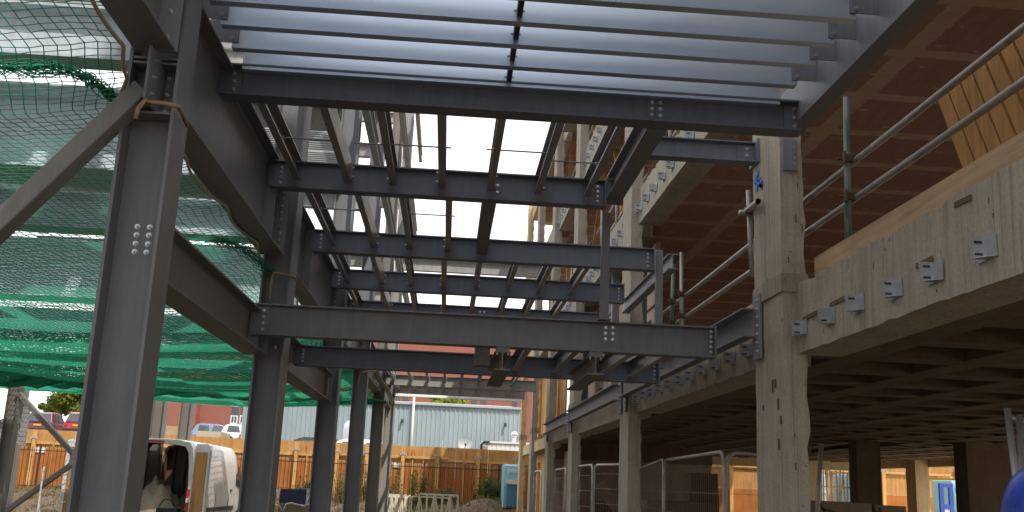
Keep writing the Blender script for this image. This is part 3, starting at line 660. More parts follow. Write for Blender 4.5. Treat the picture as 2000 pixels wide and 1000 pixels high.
# ---- far columns and bracing of the left part
for px, py, Y, w, lab in ((303,850,25,0.30,'steel column behind the van roof, left of two'), (357,850,25,0.27,'steel column behind the van roof, right of two'), (13,850,21.5,0.24,'steel column at far left edge with sunlit side'), (36,815,26,0.2,'pale steel column at far left, behind the edge column')):
    p = at(px, py, Y=Y)
    t = thing('rear_column', lab, 'steel column', (p.x, Y, 0), 'columns under the far net edge')
    part('shaft', hcol(MB(), p.x-w/2, p.x+w/2, Y, Y+w, 0, 3.8), 'steel_brown', t)
    part('base_plate', MB().box(p.x-w*0.8, p.x+w*0.8, Y-0.08, Y+w+0.08, 0, 0.03), 'steel_pale_lit', t)
Yb = 21.6
for a, b, lab in (((36,768),(148,892),'upper diagonal brace at far left running down to the node plate'), ((150,900),(-40,1035),'lower diagonal brace at far left rising to the node plate')):
    pa, pb_ = at(*a, Y=Yb), at(*b, Y=Yb)
    t = thing('rear_brace', lab, 'brace', tuple(pa), 'braces at far left'); part('tube', MB().obox(pa, pb_, 0.1, 0.13, (0,1,0)), 'steel_brown', t, bevel=0.008)
q = at(154, 893, Y=Yb-0.08)
t = thing('node_plate', 'bolted steel plate where the far left braces meet', 'gusset', tuple(q))
part('plate', MB().box(q.x-0.16, q.x+0.24, q.y-0.014, q.y, q.z-0.17, q.z+0.16), 'steel_pale_lit', t)
bolts(t, [(q.x+dx, q.y-0.014, q.z+dz) for dx in (-0.1, -0.02, 0.1) for dz in (-0.11, 0, 0.11)], (0,-1,0), 1.2)
p0 = at(-40, 836, Y=23); p1 = at(48, 838, Y=23)
t = thing('stacked_girder', 'pale steel girder lying across at far left behind the edge column', 'steel beam', tuple(p0))
part('girder', ib_x(MB(), p0.x, p1.x, 23, p0.z-0.15, p0.z+0.2, 0.2), 'steel_pale_lit', t)
t = thing('stacked_girder_end', 'small pale steel frame bolted beside the girder at far left', 'steel frame', (p1.x, 23, p0.z))
part('plate', MB().box(p1.x-0.06, p1.x+0.1, 22.9, 22.93, p0.z-0.35, p0.z+0.5).box(p1.x-0.5, p1.x-0.06, 22.9, 22.93, p0.z-0.3, p0.z-0.2).box(p1.x-0.5, p1.x-0.06, 22.9, 22.93, p0.z+0.15, p0.z+0.22), 'steel_pale_lit', t)

# ================================================================== old concrete frame
bld = thing('concrete_frame_building', 'stripped old concrete frame building filling the right side', 'building', (8, 12, 0))
LEV = [2.62, 5.24, 7.86, 10.48]
TOP = 11.05
YC = [-5.4, 0.8] + BAYS
rnd = random.Random(21)
def rough_column(x0, x1, y0, y1, z0, z1, amp=0.012):
    m = MB(); n = int((z1-z0)/0.12); k0 = 0
    ring = [(x0,y0),(x0+(x1-x0)*0.5,y0),(x1,y0),(x1,y0+(y1-y0)*0.33),(x1,y1),(x0,y1),(x0,y0+(y1-y0)*0.5)]
    for i in range(n+1):
        z = z0+(z1-z0)*i/n; k = len(m.v)
        jr = rnd.gauss(0, amp*1.4)
        for j, (x, y) in enumerate(ring):
            dx = rnd.gauss(0, amp*0.25); dy = rnd.gauss(0, amp*0.25)
            if j in (2, 3): dx += jr-amp; dy += rnd.gauss(0, amp)
            m.v.append(Vector((x+dx, y+dy, z)))
        if i:
            for j in range(7): m.f.append((k-7+j, k-7+(j+1)%7, k+(j+1)%7, k+j))
    m.f.append(tuple(range(7))[::-1]); m.f.append(tuple(range(len(m.v)-7, len(m.v)))); return m
cols_b = []
for i, y in enumerate(YC):
    top = 16.5 if y < 16 else TOP  # near columns carried higher, out of view, to shade the alley
    mt = 'concrete' if i < 7 else 'concrete_yellow_lit'
    c = part('column', rough_column(2.42, 2.60, y, y+0.66, -0.1, top, 0.006 if i < 3 else 0.008), mt, bld)
    cols_b.append(c)
    if i >= 2: part('corbel', rough_column(2.405, 2.62, y-0.012, y+0.672, 3.08, 3.22, 0.010), 'concrete_rough', c)
# beams between columns, slightly chipped along their edges
def chip_beam(x0, x1, y0, y1, z0, z1, amp=0.010):
    m = MB(); n = max(2, int((y1-y0)/0.10))
    for i in range(n+1):
        y = y0+(y1-y0)*i/n; k = len(m.v); e = [abs(rnd.gauss(0, amp)) for _ in range(4)]
        if 0 < i < n and rnd.random() < 0.08: e[1] += 0.03
        m.v += [Vector(p) for p in ((x0,y,z0+e[0]*0.6),(x0+e[1],y,z1-e[2]),(x0+0.08,y,z1+rnd.gauss(0,amp*0.5)),(x1,y,z1),(x1,y,z0),(x0+0.05,y,z0-e[3]*0.2))]
        if i:
            for j in range(6): m.f.append((k-6+j, k-6+(j+1)%6, k+(j+1)%6, k+j))
    m.f.append(tuple(range(6))[::-1]); m.f.append(tuple(range(len(m.v)-6, len(m.v)))); return m
beams_b = []
for i in range(len(YC)-1):
    y0, y1 = YC[i]+0.66, YC[i+1]
    levs = LEV+([13.1, 15.7] if y1 < 16 else [])  # unseen extra storeys added over the near bays for their shade
    for z in levs:
        if i >= 5 and z < 3: continue
        be = part('beam', chip_beam(2.53, 2.86, y0-0.02, y1+0.02, z, z+0.53), 'concrete' if i < 6 else 'concrete_yellow_lit', bld)
        beams_b.append((i, z, be))
for z, m_ in ((2.62, 'concrete_yellow_lit'),):
    for i in (5, 6): part('beam', chip_beam(2.50, 2.80, YC[i]+0.66, YC[i+1], 2.55, 2.85), m_, bld)
# soffits: ribbed floor over the ground, clay pot ceilings above
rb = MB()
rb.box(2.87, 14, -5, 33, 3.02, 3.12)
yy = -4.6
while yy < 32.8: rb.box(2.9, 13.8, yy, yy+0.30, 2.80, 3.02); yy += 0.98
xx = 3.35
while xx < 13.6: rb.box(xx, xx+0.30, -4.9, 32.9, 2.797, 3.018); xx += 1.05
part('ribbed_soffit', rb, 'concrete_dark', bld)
part('bounce_screed', MB().box(2.865, 14, -5, 33, 3.122, 3.14), 'screed', bld)  # pale sheet added on the slab to bounce light onto the ceiling
part('bounce_screed', MB().box(2.865, 14, -5, 33, 5.785, 5.80), 'screed', bld)  # the same added light-bouncing sheet, one storey up
for z in (5.62, 8.24, 10.86): part('ceiling_slab', MB().box(2.865, 14, -5, 33.1, z, z+0.16), 'soffit', bld)
for z in (13.5, 16.2): part('ceiling_slab', MB().box(2.865, 14, -5, 16.0, z, z+0.25), 'soffit', bld)  # added slabs out of view, there to block the sun
fb = MB()
for z in (2.62, 5.24, 7.86): fb.box(14.0, 14.4, -5, 33, z, z+0.55)
part('rear_beam', fb, 'concrete_yellow_lit', bld)
for y in (0.8, 7, 13.2, 19.1, 23.7, 28.3, 32.5): part('rear_column', MB().box(13.6, 14.0, y, y+0.6, -0.1, 8.5), 'concrete_yellow_lit', bld)
gb = MB()
for z in (2.55, 5.24, 7.86, 10.48): gb.box(2.9, 14, 32.6, 33.0, z, z+0.55)
part('gable_beam', gb, 'concrete_yellow_lit', bld)
for x in (7.35, 8.3, 12.0): part('gable_column', MB().box(x, x+0.45, 32.55, 32.98, -0.1, 10.5), 'concrete_yellow_lit', bld)
part('cross_wall', MB().box(2.7, 7.25, 27.0, 27.2, -0.1, 2.80), 'concrete_wall', bld)
part('wall_head_beam', MB().box(2.72, 7.25, 26.9, 26.995, 2.35, 2.80), 'concrete_dark', bld)
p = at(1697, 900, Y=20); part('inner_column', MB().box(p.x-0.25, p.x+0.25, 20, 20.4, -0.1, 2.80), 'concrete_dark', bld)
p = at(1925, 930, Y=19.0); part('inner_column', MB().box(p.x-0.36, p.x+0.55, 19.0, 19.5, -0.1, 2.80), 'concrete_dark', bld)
# upper rooms: boarded wall and rear walls
part('board_wall', MB().box(2.95, 3.0, 13.95, 23.6, 3.142, 5.2), 'pink_board', bld)
for z in (3.75, 4.25, 4.8): part('batten', MB().box(2.93, 2.948, 13.95, 23.6, z, z+0.025), 'concrete_dark', bld)
part('boarding', MB().box(2.90, 2.93, 24.4, 28.3, 2.86, 5.24), 'ply_top', bld)
part('boarding', MB().box(2.90, 2.93, 29.0, 32.5, 2.86, 5.24), 'timber_pale', bld)
part('boarding', MB().box(2.90, 2.93, 29.0, 32.5, -0.1, 2.54), 'timber_pale', bld)
part('lower_wall', MB().box(3.2, 3.3, 24.4, 28.3, -0.1, 2.54), 'concrete_wall', bld)
for y, z0 in ((25.2, 2.9), (26.6, 2.9), (30.2, 2.9), (31.4, 0.0), (30.0, 0.0)):
    part('timber_prop', MB().box(2.78, 2.86, y, y+0.1, z0, z0+2.3), 'timber_pale', bld)
for y, z in ((9.2,8.5),(11.0,8.5),(15.2,8.5),(17.2,5.8),(21.0,8.5),(22.2,5.8),(25.5,5.8),(27.2,8.5),(30.0,5.8)):
    part('timber_prop', MB().box(2.95, 3.03, y, y+0.09, z, z+2.25), 'timber', bld)
for y, z, s in ((16.0,5.9,1),(20.6,5.9,-1),(21.5,8.5,1),(26.5,5.9,1),(26.0,8.5,-1)):
    part('timber_strut', MB().obox((2.90,y,z), (2.90,y+s*1.6,z+2.0), 0.05, 0.09, (1,0,0)), 'timber', bld)
for y, i in ((16.4, 3), (21.2, 4)):
    part('steel_upright', MB().box(2.70, 2.82, y, y+0.12, 3.1, 5.24), 'steel', bld)
for y in (13.9+0.02, 19.8): part('steel_upright', MB().box(2.62, 2.80, y, y+0.16, 3.1, 5.24), 'steel', bld)
# galvanised angle brackets on the beam faces
def bracket_mb():
    m = MB(); m.box(-0.005, 0, -0.085, 0.085, -0.055, 0.055)                 # plate on the concrete
    m.box(-0.085, -0.005, 0.0, 0.005, -0.055, 0.055)                          # standing leg
    m.add([(-0.005,0.0,-0.05),(-0.005,-0.06,-0.05),(-0.07,0.0,-0.05),(-0.005,0.0,-0.047),(-0.005,-0.06,-0.047),(-0.07,0.0,-0.047)], [(0,1,2),(5,4,3),(0,3,4,1),(1,4,5,2),(2,5,3,0)])
    return m
BR = bracket_mb().mesh('angle_bracket'); BR.materials.append(M['bracket'])
SL = MB().box(-0.065, -0.025, -0.0015, 0.0, -0.006, 0.006)
SLM = SL.mesh('slot'); SLM.materials.append(M['black'])
def bracket(beam, y, z, x=2.528, tilt=0.0):
    o = bpy.data.objects.new('angle_bracket', BR); COL.objects.link(o); o.parent = beam
    o.location = Vector((x, y, z))-ORG[bld.name]; o.rotation_euler = (tilt, 0, 0)
    for dz in (-0.03, 0.03):
        s = bpy.data.objects.new('slot', SLM); COL.objects.link(s); s.parent = beam; s.location = o.location+Vector((0,0,dz)); s.rotation_euler = o.rotation_euler
for i, z, be in beams_b:
    if not (1 <= i <= 4): continue
    y0, y1 = YC[i]+0.66, YC[i+1]
    if i >= 3 and z < 3: continue
    n = int((y1-y0-0.3)/0.49)
    for k in range(n+1):
        y = y1-0.13-k*0.49
        if i == 1 and z < 3 and y < 3.6: continue
        if z > 8.5 or (i == 1 and z > 3): continue
        bracket(be, y+rnd.uniform(-0.02,0.02), z+(0.175 if z < 3 else 0.2)+rnd.uniform(-0.006,0.006), tilt=rnd.uniform(-0.06,0.06))
# slots and breaks cut into the near beam, column scars, paint mark
for px, py in ((1805,512),(1637,588),(1585,615),(1880,393)):
    a = at(px-16, py+8, X=2.527); b_ = at(px+16, py-8, X=2.527); part('broken_slot', MB().obox(a, b_, 0.006, 0.028, (0,0,1)), 'concrete_dark', bld)
pm = MB()
for pts in (((1474,345),(1479,352),(1483,360),(1487,366)), ((1480,332),(1479,345),(1478,358),(1477,372)), ((1471,356),(1478,353),(1484,350)), ((1482,352),(1487,355),(1488,361),(1483,364))):
    pp = [at(px, py, X=2.412) for px, py in pts]
    for a, b_ in zip(pp, pp[1:]): pm.obox(a, b_+(b_-a)*0.15, 0.003, 0.035, (0,0,1))
part('paint_mark', pm, 'paint_mark', bld)
rnd = random.Random(31)
for k in range(8):
    z = rnd.uniform(1.9, 4.2); y = rnd.uniform(7.05, 7.6); part('column_scar', MB().box(2.405, 2.4165, y, y+rnd.uniform(0.004,0.009), z, z+rnd.uniform(0.03,0.10)), 'concrete_dark', bld)
for k in range(6):
    z = rnd.uniform(1.7, 3.9); x = rnd.uniform(2.44, 2.58); part('column_scar', MB().box(x, x+rnd.uniform(0.004,0.008), 6.9905, 7.0, z, z+rnd.uniform(0.03,0.08)), 'concrete_dark', bld)
tb = MB(); tb.box(2.66, 2.70, 0.5, 6.98, 3.165, 3.345); solo('toe_board', tb, 'toe', 'pale timber toe board along the top of the near concrete beam', 'toe board', 'toe boards on the slab edge', base=(2.68, 4, 3.17))
tb = MB(); tb.box(2.66, 2.70, 7.68, 13.18, 3.165, 3.27); solo('toe_board', tb, 'toe', 'pale timber toe board behind the channel beyond the first concrete column', 'toe board', 'toe boards on the slab edge', base=(2.68, 10, 3.17))
# ---- scaffold guard rails
def coupler(t, p): part('coupler', MB().box(p[0]-0.045, p[0]+0.045, p[1]-0.035, p[1]+0.035, p[2]-0.03, p[2]+0.03).tube([(p[0]-0.09,p[1],p[2]),(p[0]+0.09,p[1],p[2])], 0.012, 6).box(p[0]-0.06, p[0]-0.045, p[1]-0.05, p[1]-0.01, p[2]-0.045, p[2]+0.045), 'rusty', t, bevel=0.006)
def guard(label, y0, y1, posts_, z1=4.0, z2=3.715):
    t = thing('guard_rail', label, 'guard rail', (2.8, (y0+y1)/2, 3.15), 'scaffold guard rails on the slab edge')
    part('top_rail', MB().tube([(2.83,y0,z1),(2.83,y1,z1-0.02)], 0.024, 12), 'tube', t, smooth=True)
    part('mid_rail', MB().tube([(2.83,y0,z2),(2.83,y1,z2-0.01)], 0.024, 12), 'tube', t, smooth=True)
    for y, zt, mt, lean in posts_:
        part('standard', MB().tube([(2.78-lean,y,3.12),(2.78+lean*0.6,y,zt)], 0.024, 12), mt, t, smooth=True)
        for z in (z1, z2, 3.36): coupler(t, (2.80, y, z))
    return t
guard('scaffold guard rail with green post along the near slab edge', 0.6, 7.6, [(6.6, 4.48, 'tube_green', 0.02), (1.4, 4.4, 'tube', 0.0)])
guard('scaffold guard rail with two grey posts beyond the first concrete column', 7.4, 13.4, [(12.2, 4.46, 'tube_green', 0.02), (11.7, 4.50, 'tube', 0.0)], 3.97, 3.70)
guard('scaffold guard rail seen small behind the hanging square post', 13.8, 19.2, [(15.2, 4.5, 'tube', 0.0), (17.9, 4.5, 'tube', 0.02)], 3.97, 3.70)
for zf, y0, y1, nm_ in ((5.78, 7.7, 13.2, 'upper storey guard rail between first and second concrete columns'), (5.78, 13.9, 19.1, 'upper storey guard rail between second and third concrete columns'), (8.4, 13.9, 19.1, 'top storey guard rail between second and third concrete columns'), (5.78, 19.8, 23.7, 'upper storey guard rail between third and fourth concrete columns'), (8.4, 19.8, 28.3, 'top storey guard rail beyond the third concrete column')):
    t = thing('guard_rail', nm_, 'guard rail', (2.8, (y0+y1)/2, zf), 'scaffold guard rails on the slab edge')
    part('top_rail', MB().tube([(2.80,y0,zf+0.85),(2.80,y1,zf+0.84)], 0.024, 8), 'tube', t, smooth=True)
    part('mid_rail', MB().tube([(2.80,y0,zf+0.45),(2.80,y1,zf+0.45)], 0.024, 8), 'tube', t, smooth=True)
    for y in (y0+0.8, (y0+y1)/2, y1-0.9): part('standard', MB().tube([(2.76,y,zf),(2.76,y,zf+1.3)], 0.024, 8), 'tube', t, smooth=True)
# stub tubes at the far side of the first column
t = thing('scaffold_stub', 'scaffold tube with clamped stub tubes left of the first concrete column', 'scaffold tube', (2.4, 7.75, 3.6))
part('standard', MB().tube([at(1462,372,Y=7.8), at(1466,470,Y=7.8), at(1470,540,Y=7.8)], 0.022, 10), 'tube', t, smooth=True)
part('stub_tube', MB().tube([at(1481,393,Y=7.35), at(1458,412,Y=7.8)], 0.024, 12, False).tube([at(1481,393,Y=7.35), at(1458,412,Y=7.8)], 0.020, 12, False), 'tube', t, smooth=True)
part('stub_tube', MB().tube([at(1444,415,Y=7.78), at(1466,416,Y=7.78)], 0.024, 12), 'tube', t, smooth=True)
part('coupler', MB().box(*[v for k in range(3) for v in (at(1462,412,Y=7.78)[k]-0.035, at(1462,412,Y=7.78)[k]+0.035)]), 'rusty', t, bevel=0.008)
# ---- timber pallet leaning behind the near guard rail
t = thing('timber_pallet', 'weathered timber pallet standing on edge behind the near guard rail', 'pallet', (3.3, 5.5, 3.2))
u0, v0 = at(1828,190,X=3.30), at(1885,345,X=3.30); u1 = at(1975,72,X=3.30); ydir = (u1-u0); zdir = (v0-u0)
nb = 6
for k in range(9):
    f0 = k/6.0+0.012; f1 = (k+1)/6.0-0.012
    a0 = u0+ydir*f0+Vector((0,0,rnd.gauss(0,0.008))); a1 = u0+ydir*f1
    c = [a0, a1, a1+zdir*1.9, a0+zdir*1.9]; off = Vector((0.022,0,0)); q = MB()
    q.add([*c, *[x+off for x in c]], [(0,1,2,3),(7,6,5,4),(0,4,5,1),(1,5,6,2),(2,6,7,3),(3,7,4,0)])
    part('board', q, 'pallet', t)
for fz in (0.04, 0.8, 1.5):
    a = u0+zdir*fz+Vector((0.07,0,0)); part('bearer', MB().obox(a, a+ydir*1.5, 0.09, 0.09, (0,0,1)), 'pallet', t)
# ================================================================== ground and surroundings
def sm(a, b, t): t = max(0, min(1, (t-a)/(b-a))); return t*t*(3-2*t)
def gz(x, y):
    h = 0.70*sm(26, 36.5, y)*(1-sm(3.2, 6, x))
    h += sm(24, 30, y)*(1-sm(3, 5, x))*(0.10*math.sin(x*1.3+y*0.7)+0.08*math.sin(x*2.9-y*1.7))
    h += 0.35*math.exp(-((x-1.6)**2/2.2+(y-34.5)**2/2.0))
    return h
gx = [-400,-150,-70,-40]+[-28+0.5*k for k in range(0, 113)]+[40,80,150,400]
gy = [-300,-80,-20]+[-6+0.6*k for k in range(0, 75)]+[42,60,100,200,500,1200]
g = MB(); rnd = random.Random(2)
for y in gy:
    for x in gx:
        inn = -28 <= x <= 28 and 6 < y < 38
        g.v.append(Vector((x, y, gz(x, y)+(rnd.gauss(0,0.025) if inn else 0))))
nx = len(gx)
for j in range(len(gy)-1):
    for i in range(nx-1): g.f.append((j*nx+i, j*nx+i+1, (j+1)*nx+i+1, (j+1)*nx+i))
struct('ground', g, 'dirt', True)
struct('raised_yard', MB().box(-60, 40, 40.0, 61.9, 0.02, 1.75), 'asphalt')
struct('raised_car_park', MB().box(-80, -9.5, 62.0, 140, 0.02, 3.45), 'asphalt')
struct('building_floor', MB().box(2.7, 14.3, -5.5, 33.4, -0.2, 0.03), 'screed')
struct('bounce_paving', MB().box(14.45, 34, -20, 37.9, -0.05, 0.02), 'yard')  # pale paving added to bounce sun into the open ground floor
# ---- timber hoarding
def hoarding(label, xa, xb, y, zb, zt, post_x, cat='hoarding', grp=None):
    t = thing('timber_hoarding', label, cat, ((xa+xb)/2, y, zb), grp)
    lo, hi = MB(), MB(); x = xa; r_ = random.Random(8)
    while x < xb:
        e = min(xb, x+1.22); d = r_.uniform(0, 0.008)
        lo.box(x+0.003, e-0.003, y+d, y+d+0.018, zb, zb+1.85); hi.box(x+0.003, e-0.003, y+d-0.001, y+d+0.019, zb+1.852, zt+r_.uniform(-0.01,0.01)); x = e
    part('lower_boards', lo, 'ply', t); part('upper_boards', hi, 'ply_top', t)
    x = xa; k = 0
    while x < xb:
        e = min(xb, x+r_.uniform(3.2, 4.6)); zz = zt-0.44+(0.035 if k % 2 else -0.045)
        part('rail', MB().box(x-0.3, e+0.25, y-0.055-(0.05 if k % 2 else 0), y-0.006-(0.05 if k % 2 else 0), zz-0.04, zz+0.04), 'timber_pale', t); x = e; k += 1
    part('rail', MB().box(xa, xb, y-0.05, y-0.004, zb+0.2, zb+0.28), 'timber', t)
    for px_, thick in post_x:
        w = 0.065 if thick else 0.035; base = gz(px_, y-0.2)-0.1
        p = part('post', MB().box(px_-w, px_+w, y-0.21 if thick else y-0.06, y-0.11 if thick else y-0.003, base, zt-(0.05 if thick else 0.10)), 'timber_pale' if thick else 'timber', t)
        if thick:
            part('post_clamp', MB().box(px_-w-0.05, px_+w+0.05, y-0.225, y-0.212, zt-0.34, zt-0.29).box(px_-w-0.07, px_-w-0.01, y-0.24, y-0.20, zt-0.36, zt-0.26).box(px_+w+0.01, px_+w+0.07, y-0.24, y-0.20, zt-0.36, zt-0.26), 'bracket', p)
    return t
posts = [(at(px, 930, Y=37.9).x, th) for px, th in ((575,1),(596,0),(656,1),(714,1),(785,1),(804,0),(853,1),(905,0),(932,1),(956,0),(1007,1),(58,1),(95,0),(141,1),(20,0),(-60,1))]
ho = hoarding('orange timber hoarding right across the far end of the site', -24, 3.6, 38, 0.35, 2.885, posts)
sg = [at(px, py, Y=37.85) for px, py in ((767,903),(783,913))]
part('notice', MB().box(sg[0].x, sg[1].x, 37.96, 37.97, sg[1].z, sg[0].z), 'white_plastic', ho)
sg = [at(px, py, Y=37.85) for px, py in ((60,873),(86,884))]
part('notice', MB().box(sg[0].x, sg[1].x, 37.96, 37.97, sg[1].z, sg[0].z), 'white_plastic', ho)
hoarding('orange timber hoarding seen through the open ground floor at right', 3.7, 30, 38.2, 0.0, 3.1, [(5.0,1),(7.6,0),(8.6,1),(9.5,0),(11,1),(13.5,1),(15.2,0),(17,1),(18.2,0),(20,1),(23,1)])
def palisade(label, xa, xb, y):
    t = thing('palisade_fence', label, 'fence', ((xa+xb)/2, y, 0.5)); m = MB(); x = xa; r_ = random.Random(6); k = 0
    while x < xb:
        b = gz(x, y)-0.05; top = 2.28+r_.uniform(-0.02,0.02)
        m.tube([(x+r_.uniform(-.01,.01),y,b),(x,y,top)], 0.011, 5); x += 0.145; k += 1
    part('pales', m, 'pale_iron', t)
    part('rail', MB().box(xa, xb, y-0.012, y+0.012, 2.10, 2.13), 'pale_iron', t); part('rail', MB().box(xa, xb, y-0.012, y+0.012, 0.86, 0.89), 'pale_iron', t)
    x = xa
    while x < xb: part('post', MB().box(x-0.03, x+0.03, y-0.03, y+0.03, 0.2, 2.32), 'pale_iron', t); x += 2.75
palisade('dark iron railings standing in front of the orange hoarding', -20, 2.9, 37.0)
# ---- blue grey shed
YS = 48.0; sx0, sx1 = at(470,860,Y=YS).x, at(1018,860,Y=YS).x
t = thing('corrugated_shed', 'long blue grey corrugated shed behind the hoarding', 'shed', ((sx0+sx1)/2, YS, 1.75))
w = MB(); x = sx0; pts = []
while x < sx1:
    pts += [(x, 0), (x+0.10, 0), (x+0.125, 0.035), (x+0.195, 0.035), (x+0.22, 0)]; x += 0.22
k = len(w.v)
for x, d in pts: w.v += [Vector((x, YS-d, 1.70)), Vector((x, YS-d, 5.22))]
for i in range(len(pts)-1): w.f.append((2*i, 2*i+2, 2*i+3, 2*i+1))
part('wall', w, 'shed', t)
part('side_wall', MB().box(sx1, sx1+0.03, YS, YS+20, 1.7, 5.2).box(sx0-0.03, sx0, YS, YS+20, 1.7, 5.2), 'shed', t)
part('roof', MB().add([(sx0,YS-0.1,5.26),(sx1,YS-0.1,5.26),(sx1,YS+10,6.1),(sx0,YS+10,6.1)], [(0,1,2,3)]), 'gutter', t)
part('gutter', MB().box(sx0, sx1+0.06, YS-0.16, YS-0.04, 5.18, 5.29), 'gutter', t)
part('corner_flashing', MB().box(sx1-0.05, sx1+0.05, YS-0.07, YS+0.05, 1.7, 5.18), 'white_plastic', t)
d0 = at(809, 772, Y=YS-0.25); d1 = at(804.5, 868, Y=YS-0.25)
part('downpipe', MB().tube([(d0.x, YS-0.25, d0.z), (d1.x, YS-0.25, 1.8)], 0.055, 8), 'off_white', t, smooth=True)
for px, py in ((786,820),(987,828)):
    v = at(px, py, Y=YS-0.12); part('wall_vent', MB().tube([(v.x,YS-0.04,v.z),(v.x,YS-0.2,v.z),(v.x,YS-0.24,v.z-0.12)], 0.06, 8), 'black', t)
# satellite dish, frame and cabin before the shed
c = at(908, 867, Y=43)
t = thing('satellite_dish', 'grey satellite dish above the hoarding, before the shed', 'satellite dish', tuple(c))
dm = MB(); q = Matrix.Rotation(R(75), 3, 'X')
prof = [(0.001,0),(0.10,0.008),(0.20,0.03),(0.29,0.065),(0.30,0.07)]
dl = MB().lathe(prof, (0,0,0), 24); dl.v = [q @ v + c for v in dl.v]; part('reflector', dl, 'gutter', t, smooth=True)
part('feed_arm', MB().tube([c+Vector((0,-0.02,-0.25)), c+Vector((0.02,-0.4,-0.05))], 0.015, 6).box(c.x-0.02, c.x+0.06, c.y-0.45, c.y-0.38, c.z-0.08, c.z+0.0), 'black', t)
part('mast', MB().tube([c+Vector((0,0.06,-0.05)), c+Vector((0,0.06,-1.1))], 0.025, 8), 'tube_bright', t)
a = at(865, 860, Y=42.5); b = at(886, 874, Y=42.5)
solo('roof_hoop', MB().tube([(a.x,42.5,1.7),(a.x,42.5,a.z),(b.x,42.5,a.z-0.01),(b.x,42.5,1.7)], 0.03, 8), 'tube_bright', 'small pale tube frame above the hoarding left of the dish', 'hoop', base=(a.x, 42.5, 1.7))
a = at(944, 862, Y=43.5); b = at(1030, 888, Y=43.5)
t = thing('site_cabin', 'white ribbed cabin roof showing above the hoarding at its right', 'cabin', (a.x, 43.5, 1.75))
w = MB(); x = a.x
while x < b.x+0.6: w.box(x, x+0.14, 43.46, 43.52, 1.75, a.z-0.06); w.box(x+0.14, x+0.2, 43.49, 43.52, 1.75, a.z-0.06); x += 0.2
part('wall', w, 'white', t); part('roof', MB().box(a.x-0.06, b.x+0.7, 43.40, 46.5, a.z-0.058, a.z+0.02), 'white_plastic', t); part('side_wall', MB().box(a.x-0.02, a.x-0.002, 43.5, 46.4, 1.75, a.z-0.06), 'off_white', t)
v = at(1004, 858, Y=44.5)
part('flue', MB().tube([(v.x,44.5,a.z),(v.x,44.5,v.z+0.18)], 0.10, 12).lathe([(0.001,0.36),(0.10,0.33),(0.17,0.24),(0.17,0.20),(0.1,0.18)], (v.x,44.5,v.z), 14).tube([(v.x,44.5,v.z+0.1),(v.x,44.5,v.z+0.16)], 0.13, 12), 'tube_bright', t, smooth=True)
a = at(936, 868, Y=43.2)
part('pipe', MB().tube([(a.x+0.1,43.3,a.z-0.5),(a.x+0.1,43.3,a.z),(a.x+0.2,43.3,a.z+0.12),(a.x+0.45,43.3,a.z+0.13)], 0.05, 8), 'black', t, smooth=True)
# ---- red brick building with window strips
YB = 80.0; bx0 = at(293, 800, Y=YB).x; bx1 = at(1045, 800, Y=YB).x; split = at(391, 800, Y=YB).x
t = thing('brick_building', 'red brick building far behind with white windows and grey panels', 'building', ((bx0+bx1)/2, YB, 0))
part('wall', MB().box(split, bx1, YB, YB+12, 0, 13), 'brick', t); part('projecting_wall', MB().box(bx0, split, YB-1.2, YB+12, 0, 13), 'brick', t)
def window(px0, px1, py0, py1):
    a = at(px0, py0, Y=YB-0.05); b = at(px1, py1, Y=YB-0.05); fw = 0.09
    fr = MB().box(a.x, b.x, YB-0.06, YB-0.002, b.z, b.z+fw).box(a.x, b.x, YB-0.06, YB-0.002, a.z-fw, a.z).box(a.x, a.x+fw, YB-0.06, YB-0.002, b.z+fw, a.z-fw).box(b.x-fw, b.x, YB-0.06, YB-0.002, b.z+fw, a.z-fw)
    w = part('window', fr, 'white_plastic', t); part('pane', MB().box(a.x+fw, b.x-fw, YB-0.03, YB-0.004, b.z+fw, a.z-fw), 'glass', w)
    m = (a.x+b.x)/2; part('mullion', MB().box(m-0.03, m+0.03, YB-0.045, YB-0.031, b.z+fw, a.z-fw), 'white_plastic', w)
def spandrel(px0, px1, py0, py1):
    a = at(px0, py0, Y=YB-0.05); b = at(px1, py1, Y=YB-0.05); part('grey_panel', MB().box(a.x, b.x, YB-0.04, YB-0.003, b.z, a.z), 'spandrel', t)
for px in (453.5, 471.5):
    window(px, px+12.5, 778, 794.5); window(px-3, px+9.5, 811, 828); spandrel(px, px+11.5, 795, 810.5); spandrel(px-3, px+8.5, 828.5, 846); spandrel(px+1, px+12, 762, 777.5)
for px, py in ((770,0),(787,0.5),(846,3),(863,4),(921,6.5),(939,7),(1000,10)):
    window(px, px+10.5, 754+py, 773.5+py); spandrel(px+0.5, px+10, 774+py, 786.5+py); window(px-1, px+9.5, 787+py, 804+py)
a = at(372, 800, Y=70)
# ---- walls, car park edge
a, b = at(306,831,Y=61.5), at(346,852,Y=61.5); solo('buff_wall', MB().box(a.x-2, b.x+0.6, 61.4, 61.7, 1.7, a.z), 'buff', 'buff brick wall with pale coping behind the van, between two columns', 'wall', base=(a.x,61.5,1.75))
a, b = at(387,838,Y=59), at(432,853,Y=59); solo('block_wall', MB().box(a.x, b.x, 58.8, 61.3, 1.75, at(400,842,Y=59).z), 'block', 'beige block wall under the parked cars above the van', 'wall', base=(a.x,59,1.75))
